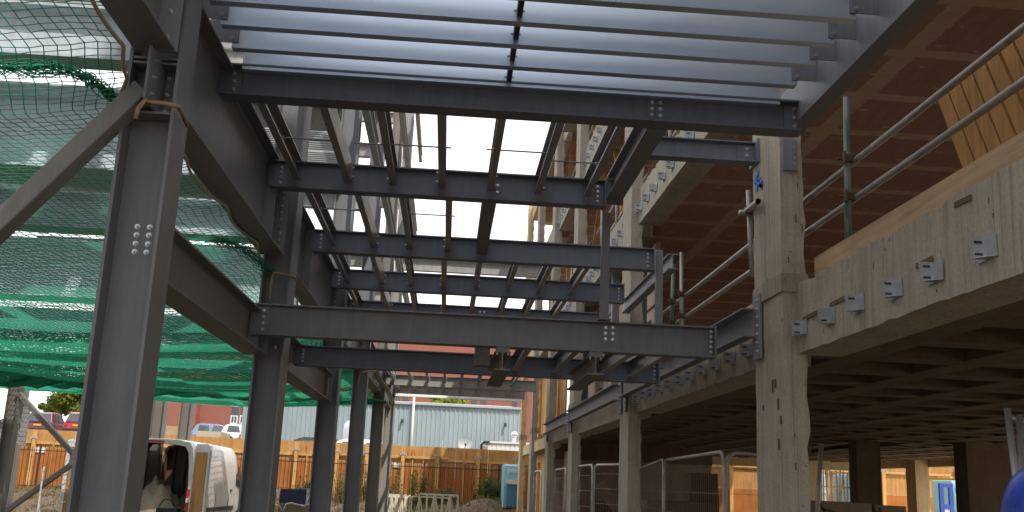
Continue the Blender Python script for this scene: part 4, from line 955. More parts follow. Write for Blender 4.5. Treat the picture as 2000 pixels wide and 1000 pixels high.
# ---- cars
def car(label, loc, rotz, paint, suv=False):
    t = thing('parked_car', label, 'car', loc, 'cars parked behind the hoarding', rotz)
    h = 1.68 if suv else 1.46; L = 4.3; W = 0.88; bl = 0.95 if suv else 0.86
    side = [(0,0.35),(0.02,0.62),(0.06,bl-0.05),(0.25,bl),(3.15,bl),(4.0,bl-0.14),(4.26,0.62),(4.3,0.35)]
    part('body', MB().prism(side, (-W,0,0), (0,1,0), (0,0,1), (2*W,0,0)), paint, t, local=True, bevel=0.06)
    cab = MB(); st = [(0.10 if suv else 0.18, bl, W-0.03), (0.42, h-0.12, W-0.16), (0.75, h, W-0.20), (2.0, h, W-0.20), (2.35, h-0.10, W-0.17), (3.15, bl, W-0.04)]
    for y, z, w in st: cab.v += [Vector((-w,y,z)), Vector((w,y,z))]
    n = len(st)
    for i in range(n-1): cab.f.append((2*i, 2*i+1, 2*i+3, 2*i+2))
    cab.f.append(tuple(2*i for i in range(n))); cab.f.append(tuple(2*i+1 for i in range(n))[::-1]); part('cabin', cab, paint, t, local=True, bevel=0.03)
    y0 = 0.16 if suv else 0.24
    rg = MB().add([(-W+0.12,y0-0.04,bl+0.06),(W-0.12,y0-0.04,bl+0.06),(W-0.22,0.40,h-0.14),(-W+0.22,0.40,h-0.14)], [(0,1,2,3)]); rg.v = [v+Vector((0,-0.03,0.012)) for v in rg.v]; part('rear_window', rg, 'glass', t, local=True)
    ws = MB().add([(-W+0.12,3.05,bl+0.05),(W-0.12,3.05,bl+0.05),(W-0.24,2.42,h-0.12),(-W+0.24,2.42,h-0.12)], [(0,1,2,3)]); ws.v = [v+Vector((0,0.03,0.02)) for v in ws.v]; part('windscreen', ws, 'glass', t, local=True)
    for s in (-1, 1):
        for ya, yb in ((0.55, 1.45), (1.55, 2.45)):
            sw = MB().add([(s*(W-0.045),ya,bl+0.04),(s*(W-0.045),yb+(0.3 if yb > 2 else 0),bl+0.04),(s*(W-0.165),yb-0.12,h-0.13),(s*(W-0.165),ya+0.1,h-0.13)], [(0,1,2,3)]); sw.v = [v+Vector((s*0.015,0,0)) for v in sw.v]; part('side_window', sw, 'glass', t, local=True)
        part('tail_light', MB().box(s*(W-0.14)-0.1, s*(W-0.14)+0.1, -0.012, 0.10, bl-0.25, bl-0.06), 'red_lamp', t, local=True, bevel=0.01)
        for y in (0.75, 3.45):
            w = part('wheel', MB().tube([(s*(W-0.2),y,0.32),(s*(W+0.005),y,0.32)], 0.32, 18), 'rubber', t, local=True)
            part('rim', MB().tube([(s*(W-0.02),y,0.32),(s*(W+0.015),y,0.32)], 0.2, 12), 'silver_car', w, local=True)
    part('number_plate', MB().box(-0.26, 0.26, -0.02, -0.004, bl-0.24, bl-0.12), 'yellow_plate', t, local=True)
    part('bumper', MB().box(-W+0.02, W-0.02, -0.06, 0.06, 0.36, 0.56), 'black', t, local=True, bevel=0.02)
def car_at(label, px, py, Y, zg, rotz, paint, suv=False): p = at(px, py, Y=Y); car(label, (p.x, Y, zg), rotz, paint, suv)
car_at('dark maroon car on the raised car park, leftmost of the parked cars', 73, 828, 70, 3.5, 0.03, 'maroon_car', True)
car_at('silver car between the maroon and bright red cars on the car park', 112, 826, 77, 3.5, -0.1, 'silver_car')
car_at('bright red car with yellow plate on the raised car park', 150, 828, 68, 3.5, -0.03, 'red_car', True)
car_at('slate blue car side on above the beige block wall', 372, 838, 76, 3.45, R(-80), 'blue_car', True)
car_at('white car bonnet on the car park right of the slate blue car', 425, 845, 70, 3.45, R(-75), 'white')
car_at('silver car partly hidden at the right end of the car park', 462, 848, 70, 3.45, R(-60), 'silver_car')
car_at('black and white car roof above the hoarding between second and third columns', 560, 860, 43.5, 1.78, R(-86), 'black')
car_at('white car roof above the hoarding between third and fourth columns', 640, 866, 43.6, 1.78, R(-86), 'white')
c = at(683, 839, Y=46); solo('vent_cowl', MB().lathe([(0.32,-0.5),(0.33,0),(0.28,0.25),(0.15,0.38),(0.001,0.42)], tuple(c), 20), 'silver_car', 'round pale cowl before the shed beside fourth left column', 'vent cowl', smooth=True, base=tuple(c))
# ---- trees and weeds
def tree(label, base, h, rad, seed, mat, nclump=30, leaf=0.16, num=150, group='trees beyond the site'):
    r_ = random.Random(seed); b = Vector(base); t = thing('leafy_tree', label, 'tree', base, group)
    tr = MB(); top = b+Vector((0,0,h*0.8)); tr.tube([b, b+Vector((0.05,0,h*0.25)), b+Vector((-0.05,0.05,h*0.5)), top], [h*0.035, h*0.028, h*0.02, h*0.006], 9)
    cen = b+Vector((0,0,h-rad[2])); cl = []
    for k in range(nclump):
        while True:
            q = Vector((r_.uniform(-1,1), r_.uniform(-1,1), r_.uniform(-1,1)))
            if 0.3 < q.length < 1: break
        cl.append(cen+Vector((q.x*rad[0], q.y*rad[1], q.z*rad[2])))
    for c in cl[:12]:
        s = b+Vector((0,0,h*r_.uniform(0.3,0.6))); m = s.lerp(c, 0.5)+Vector((0,0,0.1*h*r_.random())); tr.tube([s, m, c], [h*0.013, h*0.008, h*0.003], 6)
    part('trunk', tr, 'bark', t)
    lv = MB()
    for c in cl: rr = r_.uniform(0.22, 0.42); lv.leaves(c, (rad[0]*rr, rad[1]*rr, rad[2]*rr), num, leaf, r_)
    part('crown', lv, mat, t)
def tree_at(label, px, py, Y, zg, rw, rh, seed, mat, **k):
    c = at(px, py, Y=Y); tree(label, (c.x, Y, zg), c.z+rh-zg, (rw, rw, rh), seed, mat, **k)
tree_at('large yellow green tree behind the red car', 158, 787, 92, 3.4, 2.6, 1.9, 3, 'leaf', nclump=42, num=170, leaf=0.15)
tree_at('small round tree left of the large yellow green tree', 104, 800, 95, 3.4, 1.1, 1.1, 5, 'leaf', nclump=24, num=130, leaf=0.13)
tree_at('lime green tree crown above the shed roof', 876, 783, 66, 1.7, 1.25, 0.55, 9, 'leaf_lime', nclump=36, num=130, leaf=0.10)
tree_at('thin yellow sapling beside second left column before brick wall', 493, 812, 60, 1.7, 0.25, 0.6, 12, 'leaf_lime', nclump=9, num=50, leaf=0.10)
def weed(label, px, y, h, w, seed, mat='weed', n=26):
    r_ = random.Random(seed); x = at(px, 950, Y=y).x; b = Vector((x, y, gz(x, y)-0.03)); t = thing('tall_weed', label, 'weed', tuple(b), 'tall weeds before the hoarding')
    st, lv = MB(), MB()
    for k in range(n):
        o = b+Vector((r_.gauss(0, w*0.35), r_.gauss(0, 0.15), 0)); hh = h*r_.uniform(0.4, 1.0); tip = o+Vector((r_.gauss(0,0.12), r_.gauss(0,0.1), hh)); mid = o.lerp(tip, 0.5)+Vector((r_.gauss(0,0.04),0,0))
        st.tube([o, mid, tip], [0.008, 0.006, 0.002], 4)
        for q in range(14): f_ = r_.uniform(0.2, 1.0); p = o.lerp(tip, f_); lv.leaves(p, (0.10, 0.10, 0.06), 3, 0.034, r_)
    part('stem', st, 'weed', t); part('leaves', lv, mat, t)
for k, (px, y, h, w, lab) in enumerate(((602,36.2,1.0,0.5,'bushy weed beside the third left column'),(590,36.5,0.8,0.4,'low weed behind the blue panel trolley'),(668,36,1.3,0.5,'tall dry weed between third and fourth columns'),(681,35.5,1.0,0.4,'dry weed leaning against fourth left column'),(718,36.3,1.5,0.25,'tall narrow weed seen right of fourth column'),(762,36.2,1.35,0.5,'tall weed right of the sunlit column'),(819,36,1.6,0.6,'tallest bushy weed in middle of the hoarding'),(848,36.3,0.8,0.5,'low dry weed behind the cream trusses'),(880,36.3,0.7,0.6,'thin dry weed right of the yellow post'),(945,36,1.1,0.5,'dark weed left of the pale blue machine'),(962,35.4,0.9,0.7,'thick dark weed on the earth mound'),(975,35.8,1.0,0.6,'dark weed touching the pale blue machine'))):
    weed(lab, px, y, h, w, 40+k, 'leaf_dark' if k in (0, 6, 9, 10, 11) else 'weed', 30 if k in (6, 10) else 20)
gr = MB(); r_ = random.Random(77)
for k in range(5200):
    x = r_.uniform(-18, 3.0); y = 28+9*r_.random()**0.6
    z = gz(x, y); a = r_.uniform(0, 6.28); hh = r_.uniform(0.05, 0.22); dx, dy = math.cos(a)*0.03, math.sin(a)*0.03
    gr.add([(x-dx,y-dy,z-0.02),(x+dx,y+dy,z-0.02),(x+r_.gauss(0,0.06),y+r_.gauss(0,0.06),z+hh)], [(0,1,2)])
o = solo('ground_weeds', gr, 'weed', 'scrubby dry ground cover before the hoarding', 'ground cover', base=(-8, 33, 0)); o['kind'] = 'stuff'
# ================================================================== things on the site
# ---- van
t = thing('white_van', 'white panel van with open rear doors, dark load space', 'van', (-6.45, 22.6, 0), None, R(-2))
half = [(0.88,0.32),(0.95,0.55),(0.97,0.95),(0.962,1.4),(0.935,1.8),(0.895,2.10),(0.81,2.235),(0.5,2.28),(0.0,2.29)]
def ring(y, zmax, ws, inset=0.0, zmin=0.32):
    out = []
    for x, z in half:
        zz = zmin+(z-0.32)*(zmax-zmin)/(2.29-0.32); out.append(((x-inset)*ws if x else 0, y, zz-(inset if z > 1.0 else -inset)))
    return [Vector(p) for p in out]+[Vector((-p[0],p[1],p[2])) for p in out[-2::-1]]
STN = [(0,2.28,0.985),(0.25,2.30,1.0),(1.2,2.30,1.0),(2.3,2.30,1.0),(3.7,2.28,1.0),(4.05,2.20,0.985),(4.5,1.85,0.965),(4.85,1.42,0.95),(5.25,1.20,0.90),(5.5,1.0,0.78)]
def shell(stations, inset, skip_left=True):
    m = MB(); n = len(half)*2-1
    for y, zm, ws in stations: m.v += ring(y, zm, ws, inset)
    for i in range(len(stations)-1):
        for j in range(n-1):
            if skip_left and stations[i][0] == 2.3 and j >= n-1-7 and j < n-2: continue
            m.f.append((i*n+j, i*n+j+1, (i+1)*n+j+1, (i+1)*n+j))
    return m, n
m, n = shell(STN, 0); m.f.append(tuple((len(STN)-1)*n+j for j in range(n))); vb = part('body', m, 'white', t, local=True, smooth=True)
m, n = shell(STN[:6], 0.05); m.f.append(tuple(5*n+j for j in range(n))[::-1]); part('load_lining', m, 'dark_lining', t, local=True)
part('load_floor', MB().box(-0.9, 0.9, 0.02, 4.0, 0.45, 0.55), 'dark_lining', t, local=True)
fr = MB()
for i in range(n-1):
    a0, a1 = ring(0, 2.28, 0.985)[i], ring(0, 2.28, 0.985)[i+1]; c0_, c1_ = ring(0, 2.28, 0.985, 0.09)[i], ring(0, 2.28, 0.985, 0.09)[i+1]
    fr.add([a0, a1, c1_, c0_]+[v+Vector((0,0.03,0)) for v in (a0,a1,c1_,c0_)], [(0,1,2,3),(3,2,6,7)])
part('rear_frame', fr, 'white', t, local=True)
part('high_brake_light', MB().box(-0.22, 0.22, -0.03, 0.0, 2.20, 2.245), 'red_lamp', t, local=True)
for s in (-1, 1):
    tl = part('tail_light', MB().box(s*0.905-0.055, s*0.905+0.055, -0.035, 0.0, 0.72, 1.22), 'red_lamp', t, local=True, bevel=0.01)
    part('lamp_band', MB().box(s*0.905-0.05, s*0.905+0.05, -0.04, -0.034, 0.94, 1.03), 'white_plastic', tl, local=True)
    for y in (1.05, 4.45):
        w = part('wheel', MB().tube([(s*0.70,y,0.34),(s*0.95,y,0.34)], 0.34, 20), 'rubber', t, local=True); part('rim', MB().tube([(s*0.93,y,0.34),(s*0.965,y,0.34)], 0.21, 14), 'silver_car', w, local=True)
def door(s, ang):
    d = MB(); a = Vector((s*0.95, -0.02, 0)); dirv = Vector((s*math.sin(ang), -math.cos(ang), 0)); e = a+dirv*0.86; nrm = Vector((dirv.y, -dirv.x, 0))*0.03
    pr2 = [(0,0.42),(0.86,0.42),(0.86,2.16),(0.70,2.20),(0.10,2.20),(0,2.05)]
    d.prism(pr2, a-nrm, dirv, (0,0,1), nrm*2); o_ = part('rear_door', d, 'white', t, local=True, bevel=0.01)
    c = MB(); sgn = -s; c.prism([(0.08,0.55),(0.78,0.55),(0.78,2.02),(0.12,2.02)], a+nrm*(1.05*s if False else 1.02), dirv, (0,0,1), nrm*0.25); c.prism([(0.08,0.55),(0.78,0.55),(0.78,2.02),(0.12,2.02)], a-nrm*1.27, dirv, (0,0,1), nrm*0.25)
    part('door_lining', c, 'ply_top', o_, local=True)
    h = a+dirv*0.05; part('hinge', MB().box(h.x-0.05, h.x+0.05, h.y-0.05, h.y+0.05, 1.02, 1.07), 'bolt', o_, local=True)
    return o_
door(1, R(37)); door(-1, R(80))
sw = MB().add([(0.972,3.92,1.32),(0.945,4.78,1.20),(0.90,4.50,1.72),(0.885,3.98,1.95)], [(0,1,2,3)]); part('side_window', sw, 'glass', t, local=True)
ws_ = MB().add([(-0.80,4.92,1.42),(0.80,4.92,1.42),(0.70,4.18,2.18),(-0.70,4.18,2.18)], [(0,1,2,3)]); part('windscreen', ws_, 'glass', t, local=True)
part('mirror', MB().box(0.98, 1.16, 4.55, 4.66, 1.22, 1.48), 'black', t, local=True, bevel=0.03)
part('side_trim', MB().box(0.966, 0.982, 0.3, 3.8, 0.70, 0.80), 'black', t, local=True)
dl = MB()
for y in (2.0, 3.25): dl.tube([(0.962,y,0.6),(0.974,y,0.95),(0.953,y,1.35),(0.908,y,1.75),(0.838,y,2.06)], 0.006, 4)
dl.tube([(0.95,0.3,1.42),(0.95,3.3,1.42)], 0.006, 4); part('door_seam', dl, 'black', t, local=True)
part('door_handle', MB().box(0.96, 0.985, 3.36, 3.5, 1.15, 1.2), 'black', t, local=True)
# dust sheets heaped in the van
r_ = random.Random(14); ds = MB(); N = 26
for j in range(N+1):
    for i in range(N+1):
        u, v = i/N*2-1, j/N; env = max(0, 1-abs(u)**3)*max(0, 1-abs(v*2-1)**4)
        z = 0.56+env*(0.62+0.16*math.sin(u*5+v*4)+0.10*math.sin(u*11-v*9)+0.06*math.sin(u*19+v*23)+r_.gauss(0,0.018))
        ds.v.append(Vector((-6.43+u*0.80, 22.66+v*1.5, z)))
for j in range(N):
    for i in range(N): ds.f.append((j*(N+1)+i, j*(N+1)+i+1, (j+1)*(N+1)+i+1, (j+1)*(N+1)+i))
solo('dust_sheet_heap', ds, 'sheet', 'heap of crumpled beige dust sheets in the open van', 'dust sheets', smooth=True, base=(-6.43, 23.2, 0.56))
cr = MB().box(-6.2, -5.75, 22.50, 22.85, 0.56, 0.80); cr.tube([(-6.15,22.49,0.83),(-6.05,22.49,0.98),(-5.9,22.49,0.98),(-5.8,22.49,0.83)], 0.015, 6); solo('tool_tray', cr, 'black', 'black tool tray at the rear edge of the van floor', 'tool tray', base=(-6, 22.6, 0.56), bevel=0.01)
# ---- temporary mesh fences
def mesh_fence(label, A, B, h=2.0, group='temporary mesh fence panels', mat='tube_bright', step=0.10, zb=0.0):
    A = Vector((A[0], A[1], zb)); B = Vector((B[0], B[1], zb)); t = thing('mesh_fence_panel', label, 'fence panel', tuple((A+B)/2), group); up = Vector((0,0,1)); d = (B-A).normalized(); L = (B-A).length
    fr = [A+up*0.06, A+up*(h-0.12), A+d*0.05+up*(h-0.03), A+d*0.13+up*h, B-d*0.13+up*h, B-d*0.05+up*(h-0.03), B+up*(h-0.12), B+up*0.06]
    part('frame', MB().tube(fr, 0.019, 10), mat, t, smooth=True)
    w = MB(); n_ = int(L/step)
    for k in range(1, n_): p = A+d*(L*k/n_); w.tube([p+up*0.12, p+up*(h-0.01)], 0.0009, 3, False)
    for k in range(8): z = 0.15+k*(h-0.3)/7; w.tube([A+up*z+d*0.01, B+up*z-d*0.01], 0.0022, 3, False)
    part('wire_mesh', w, mat, t)
    for p in (A, B): part('foot', MB().box(p.x-0.3, p.x+0.3, p.y-0.11, p.y+0.11, zb, zb+0.12), 'black', t, bevel=0.03)
def pz(px, py, z=2.0): p = at(px, py, Z=z); return (p.x, p.y)
mesh_fence('mesh fence panel at far left edge beside the sunlit column', pz(-60,886,1.98), pz(19,893,1.98), 1.98)
mesh_fence('long mesh fence panel at lower left before the railings', pz(25,892,1.98), pz(140,908,1.98), 1.98)
mesh_fence('mesh fence panel partly behind the first left column', pz(141,908,1.98), pz(260,905,1.98), 1.98)
lo_ = at(85, 915, Y=15); solo('leaning_tube', MB().tube([at(86,912,Y=15), at(72,1010,Y=14.6)], 0.011, 8).tube([at(82,916,Y=15.05), at(76,1010,Y=15.0)], 0.008, 6), 'tube_bright', 'thin pale tubes leaning on the long fence panel at lower left', 'tube', base=tuple(lo_))
t = thing('rebar_rack', 'pale rack with bent bars sticking out beside first left column', 'rack', tuple(at(140,985,Y=14)))
part('upright', MB().tube([at(139,915,Y=14), at(137,1010,Y=14)], 0.012, 8).tube([at(143,900,Y=14.1), at(143,1010,Y=14.1)], 0.012, 6), 'tube_bright', t)
br = MB()
for a0, a1 in (((121,926),(134,924)),((110,947),(130,943)),((100,965),(128,961)),((94,984),(128,980)),((145,925),(160,924)),((145,943),(158,941)),((145,965),(156,963))): p, q = at(*a0, Y=14), at(*a1, Y=14); br.tube([p, p.lerp(q,0.5)-Vector((0,0,0.02)), q], 0.008, 5)
part('bars', br, 'tube_bright', t)
mesh_fence('mesh fence panel receding behind the second concrete column', pz(1250,915), pz(1296,897), 2.0, mat='tube')
mesh_fence('wide mesh fence panel under the concrete floor right of second column', pz(1297,899), pz(1414,882), 2.0, mat='tube')
mesh_fence('mesh fence panel ending at the first concrete column', pz(1417,883), pz(1500,889), 2.0, mat='tube')
mesh_fence('mesh fence panel left of the second concrete column', pz(1161,908), pz(1222,907), 2.0, mat='tube_bright')
mesh_fence('small grey mesh panel just right of third concrete column', pz(1130,911,1.95), pz(1158,908,1.95), 1.95, mat='tube')
mesh_fence('mesh fence panel between fourth and third concrete columns', pz(1085,918,1.9), pz(1106,915,1.9), 1.9, mat='tube')
mesh_fence('mesh fence panel between the two farthest concrete columns', pz(1044,921,1.9), pz(1058,920,1.9), 1.9, mat='tube_bright')
t = thing('upright_tube', 'grey scaffold tube standing just right of the first concrete column', 'scaffold tube', tuple(at(1600,1000,Y=9))); part('tube', MB().tube([at(1604,866,Y=9), at(1598,960,Y=9), at(1594,1100,Y=9)], 0.022, 12), 'tube', t, smooth=True)
t = thing('upright_tube', 'pair of galvanised tubes joined by a coupler beside the blue helmet', 'scaffold tube', tuple(at(1985,990,Y=6.2)))
part('tube', MB().tube([at(1967,797,Y=6.2), at(1987,960,Y=6.2), at(2010,1150,Y=6.2)], 0.021, 12), 'tube_bright', t, smooth=True); part('tube', MB().tube([at(1991,810,Y=6.25), at(1997,960,Y=6.25), at(2006,1150,Y=6.25)], 0.021, 12), 'tube_bright', t, smooth=True)
part('coupler', MB().tube([at(1972,815,Y=6.3), at(2030,826,Y=6.25)], 0.02, 10), 'tube_bright', t, smooth=True)
# ---- stacks under the building
def stack(label, px, py, Y, w, d, z0, z1, mat, name='board_stack', cat='stack', straps=True, n=6, rz=0.0):
    p = at(px, py, Y=Y); t = thing(name, label, cat, (p.x, Y, 0.03), None, rz); r_ = random.Random(int(px))
    h = (z1-z0)/n; m = MB()
    for k in range(n): e = r_.uniform(0,0.03); m.box(-w/2+e, w/2-r_.uniform(0,0.03), e, d, z0+k*h+0.004, z0+(k+1)*h)
    part('boards', m, mat, t, local=True, bevel=0.01)
    if z0 > 0.05: part('bearers', MB().box(-w/2+0.1, -w/2+0.2, 0.05, d-0.05, 0, z0).box(w/2-0.2, w/2-0.1, 0.05, d-0.05, 0, z0), 'timber', t, local=True)
    if straps:
        s = MB(); zt = z1; zz = z0
        for a, b in (((-w/2,zt-0.1),(w/2,zt-0.35)),((-w/2+0.1,zt-0.05),(w/4,zz+0.1)),((w/4,zt-0.4),(w/2,zt-0.9)),((w/2-0.05,zt-0.3),(0,zz+0.2)),((-w/2,zt-0.7),(w/2,zt-0.55))): s.obox((a[0],-0.006,max(zz,a[1])), (b[0],-0.006,max(zz,b[1])), 0.008, 0.035, (0,0,1))
        part('strap', s, 'strap', t, local=True)
stack('brown wrapped board stack left of the dark inner column', 1648, 990, 17.5, 1.05, 1.2, 0.12, 1.53, 'wrap', 'wrapped_board_stack', n=1)
stack('brown wrapped board stack right of the dark inner column', 1740, 990, 17.5, 0.62, 1.2, 0.12, 1.50, 'wrap', 'wrapped_board_stack', n=1)
stack('dark stack of boards behind the wide mesh panel', 1376, 950, 18, 0.55, 0.6, 0.1, 1.93, 'dark_lining', n=5, straps=False)
stack('dark low timber heap behind the wide mesh panel', 1335, 985, 17.6, 1.3, 0.8, 0.05, 1.42, 'dark_lining', n=7, straps=False)
stack('dark pile of boards between third and second concrete columns', 1170, 970, 21, 1.2, 1.0, 0.05, 1.35, 'dark_lining', n=8, straps=False)
p = at(1195,945,Y=20.7); solo('leaning_board', MB().obox(p+Vector((-0.25,0,0.0)), p+Vector((0.2,0.1,-0.6)), 0.03, 0.22), 'wrap', 'loose board leaning on the dark pile beside second concrete column', 'board', base=tuple(p))
cb = MB(); r_ = random.Random(9)
for k in range(3):
    pts = [at(px, py+k*2+r_.uniform(-1,1), Y=20.5+k*0.2) for px, py in ((1585,880),(1640,871),(1700,868),(1760,864),(1800,861),(1830,858+k*3),(1860,862+k*2),(1900,858))]; cb.tube(pts, 0.022, 6)
solo('ceiling_cables', cb, 'cable', 'loose black cables slung below the ribbed concrete floor', 'cables', base=(10, 20, 2.7))
p = at(1805,960,Y=26.4)
# ---- yard seen through the ground floor
def frame_unit(label, px0, px1, py0, Y, mat, zb=0.05):
    a, b = at(px0, py0, Y=Y), at(px1, py0, Y=Y); t = thing('door_frame', label, 'frame', (a.x, Y, zb), 'blue frames in the yard beyond'); z = a.z
    part('frame', MB().box(a.x, a.x+0.12, Y, Y+0.1, zb, z).box(b.x-0.12, b.x, Y, Y+0.1, zb, z).box(a.x+0.12, b.x-0.12, Y, Y+0.1, z-0.12, z).box(a.x+0.12, b.x-0.12, Y, Y+0.1, z-0.75, z-0.62), mat, t); part('panel', MB().box(a.x+0.12, b.x-0.12, Y+0.03, Y+0.06, zb, z-0.75), 'off_white', t)
frame_unit('royal blue frame with white lower panel in the yard, right of yellow column', 1835, 1861, 944, 30, 'blue_frame')
frame_unit('royal blue frame in the yard, left of the yellow rear column', 1779, 1797, 946, 30.5, 'blue_frame')
def machine(label, px0, px1, py0, Y, mat, grp='pale blue machines'):
    a, b = at(px0, py0, Y=Y), at(px1, py0, Y=Y); zb = gz(a.x, Y); z = a.z; w = b.x-a.x
    t = thing('site_machine', label, 'machine', (a.x, Y, zb), grp)
    side = [(0.04,zb+0.1),(0,zb+0.8),(0.10,zb+1.2),(0.0,z-0.55),(0.10,z-0.06),(0.22,z),(1.6,z),(1.6,zb+0.1)]
    part('cab', MB().prism([(p, q) for p, q in side], (a.x,Y,0), (0,1,0), (0,0,1), (w,0,0)), mat, t, bevel=0.04)
    part('window', MB().box(a.x+0.12, b.x-0.08, Y-0.03, Y-0.004, zb+1.25, z-0.15), 'clear', t); part('window_bar', MB().box(a.x+0.12, b.x-0.08, Y-0.045, Y-0.031, z-0.66, z-0.60).box(a.x+0.10, a.x+0.15, Y-0.045, Y-0.031, zb+1.2, z-0.1), 'white', t)
    part('lower_panel', MB().box(a.x+0.10, b.x, Y-0.02, Y+0.1, zb+0.15, zb+0.85), 'mid_blue', t); part('step', MB().box(a.x+0.05, b.x, Y-0.12, Y-0.021, zb+0.88, zb+1.0), 'off_white', t)
    for s in (a.x+0.1, b.x-0.3): part('wheel', MB().tube([(s,Y+0.3,zb+0.3),(s+0.2,Y+0.3,zb+0.3)], 0.32, 16), 'rubber', t)
machine('pale blue machine with glazed cab at far end before hoarding', 986, 1026, 906, 33.5, 'light_blue')
machine('pale blue machine behind a glazed frame in the yard at right', 1862, 1900, 938, 34, 'light_blue')
machine('pale blue machine at left in the yard, seen through the ground floor', 1586, 1618, 924, 35, 'light_blue')
machine('pale blue machine behind upright tubes in the yard', 1660, 1692, 926, 35.5, 'light_blue')
t = thing('tube_stillage', 'stillage of upright cream tubes in the yard, left of dark inner column', 'stillage', tuple(at(1640,970,Y=33))); m = MB(); r_ = random.Random(19)
for k in range(22): px = 1600+k*4.4; a = at(px+r_.uniform(-3,3), 918+r_.uniform(-4,8), Y=33); m.tube([(a.x+r_.gauss(0,0.12),33,0.3), a], 0.03, 6)
part('tubes', m, 'truss', t); a, b = at(1596,950,Y=33), at(1696,952,Y=33); part('rail', MB().obox((a.x,32.94,a.z), (b.x,32.94,a.z), 0.05, 0.05).obox((a.x,32.94,0.35), (b.x,32.94,0.35), 0.05, 0.05), 'truss', t)
for px, py, Y, lab in ((1770,922,31,'thin pale pole standing in the yard beyond the wrapped stacks'),):
    solo('yard_pole', MB().tube([at(px,py,Y=Y), at(px+11,1000,Y=Y)], 0.04, 8), 'tube_bright', lab, 'pole', base=tuple(at(px+11,1000,Y=Y)))
p0 = at(1700, 930, Y=36); 
# ---- cream lattice trusses stacked on the ground
def truss(label, px0, px1, pyt, Y, seed, n):
    r_ = random.Random(seed); a, b = at(px0, pyt, Y=Y), at(px1, pyt, Y=Y); zb = gz((a.x+b.x)/2, Y); t = thing('lattice_truss', label, 'truss', ((a.x+b.x)/2, Y, zb), 'cream lattice trusses on the ground')
    ch, dg = MB(), MB(); zt = a.z
    for k in range(n):
        y = Y+k*0.22; dx = r_.uniform(-0.12, 0.12); z = zt+r_.uniform(-0.05, 0.05)
        xs = [a.x+dx+(b.x-a.x)*q/5 for q in range(6)]
        part('chord', MB().obox((xs[0],y,z), (xs[-1],y,z), 0.035, 0.035), 'truss', t); part('chord', MB().obox((xs[0],y,zb+0.1), (xs[-1],y,zb+0.1), 0.035, 0.035), 'truss', t)
        for q in range(6): dg.obox((xs[q],y,zb+0.1), (xs[q],y,z), 0.028, 0.028)
        for q in range(5):
            i_, j_ = (zb+0.1, z) if (q+k) % 2 else (z, zb+0.1); dg.obox((xs[q],y+0.03,i_), (xs[q+1],y+0.03,j_), 0.02, 0.022)
    for x in (a.x, b.x): part('end_bar', MB().obox((x,Y,zt+0.02), (x,Y+0.22*n,zt-0.02), 0.05, 0.05), 'truss', t)
    part('lacing', dg, 'truss', t)
truss('cream lattice truss stack beside the sunlit column', 752, 800, 968, 27.5, 1, 3)
truss('cream lattice truss stack in the middle before the hoarding', 812, 888, 967, 28, 2, 3)
# ---- trolley with blue panel
a, b = at(540, 952, Y=16), at(611, 953, Y=16)
t = thing('panel_trolley', 'pale tubular trolley with dark blue panel between second and third columns', 'trolley', ((a.x+b.x)/2, 16, 0))
part('frame', MB().tube([(a.x,16,0.05),(a.x,16,a.z),(b.x,16,a.z),(b.x,16,0.05)], 0.018, 8).tube([(a.x+0.03,15.9,a.z-0.02),(a.x+0.10,15.7,a.z-0.18)], 0.018, 8), 'tube_bright', t, smooth=True)
part('blue_panel', MB().box(a.x+0.07, b.x-0.09, 15.96, 15.99, a.z-0.24, a.z-0.015), 'navy', t); part('brown_board', MB().box(a.x+0.05, b.x-0.05, 16.02, 16.04, 0.3, a.z-0.25), 'wrap', t)
nb_ = part('notice', MB().box(b.x-0.085, b.x+0.02, 15.95, 15.955, a.z-0.22, a.z-0.01), 'white_plastic', t); part('notice_mark', MB().box(b.x-0.06, b.x-0.005, 15.946, 15.949, a.z-0.15, a.z-0.06), 'red_lamp', nb_)
hd = [at(px, py, Y=15.6) for px, py in ((537,986),(546,988),(552,1000),(560,984),(570,983),(596,990),(602,975),(607,960))]; part('handle', MB().tube(hd, 0.016, 8), 'tube_bright', t, smooth=True)
# ================================================================== worker at lower right, only the helmet is in the picture
hc = at(2062, 1010, Y=2.7); base = Vector((hc.x+0.008, hc.y, -0.07))
pt = thing('person', 'person at lower right corner, only a blue hard hat in view', 'person', tuple(base))
step_ = 0
def skin_mesh(name, verts, edges, radii, mat, parent, root=0, sub=2):
    me = bpy.data.meshes.new(name); me.from_pydata([tuple(v) for v in verts], edges, []); me.materials.append(M[mat])
    o = bpy.data.objects.new(name, me); COL.objects.link(o); o.parent = parent; ORG[o.name] = Vector()
    s = o.modifiers.new('skin', 'SKIN'); s.use_smooth_shade = True
    for i, r in enumerate(radii): me.skin_vertices[0].data[i].radius = (r if isinstance(r, tuple) else (r, r))
    me.skin_vertices[0].data[root].use_root = True
    sb = o.modifiers.new('sub', 'SUBSURF'); sb.levels = sub; sb.render_levels = sub; return o
V, E, Rr = [], [], []
def jt(p, r, par=None):
    V.append(Vector(p)); Rr.append(r); i = len(V)-1
    if par is not None: E.append((par, i))
    return i
hz = hc.z-1.58
pel = jt((0,0,0.93), (0.15,0.11)); ab = jt((0,0.01,1.10), (0.14,0.105), pel); chs = jt((0,0.0,1.28), (0.17,0.12), ab); nk = jt((0,0.01,1.42), 0.062, chs); hd_ = jt((0,-0.01,1.53), (0.072,0.085), nk); jt((0,-0.01,1.63), (0.07,0.08), hd_)
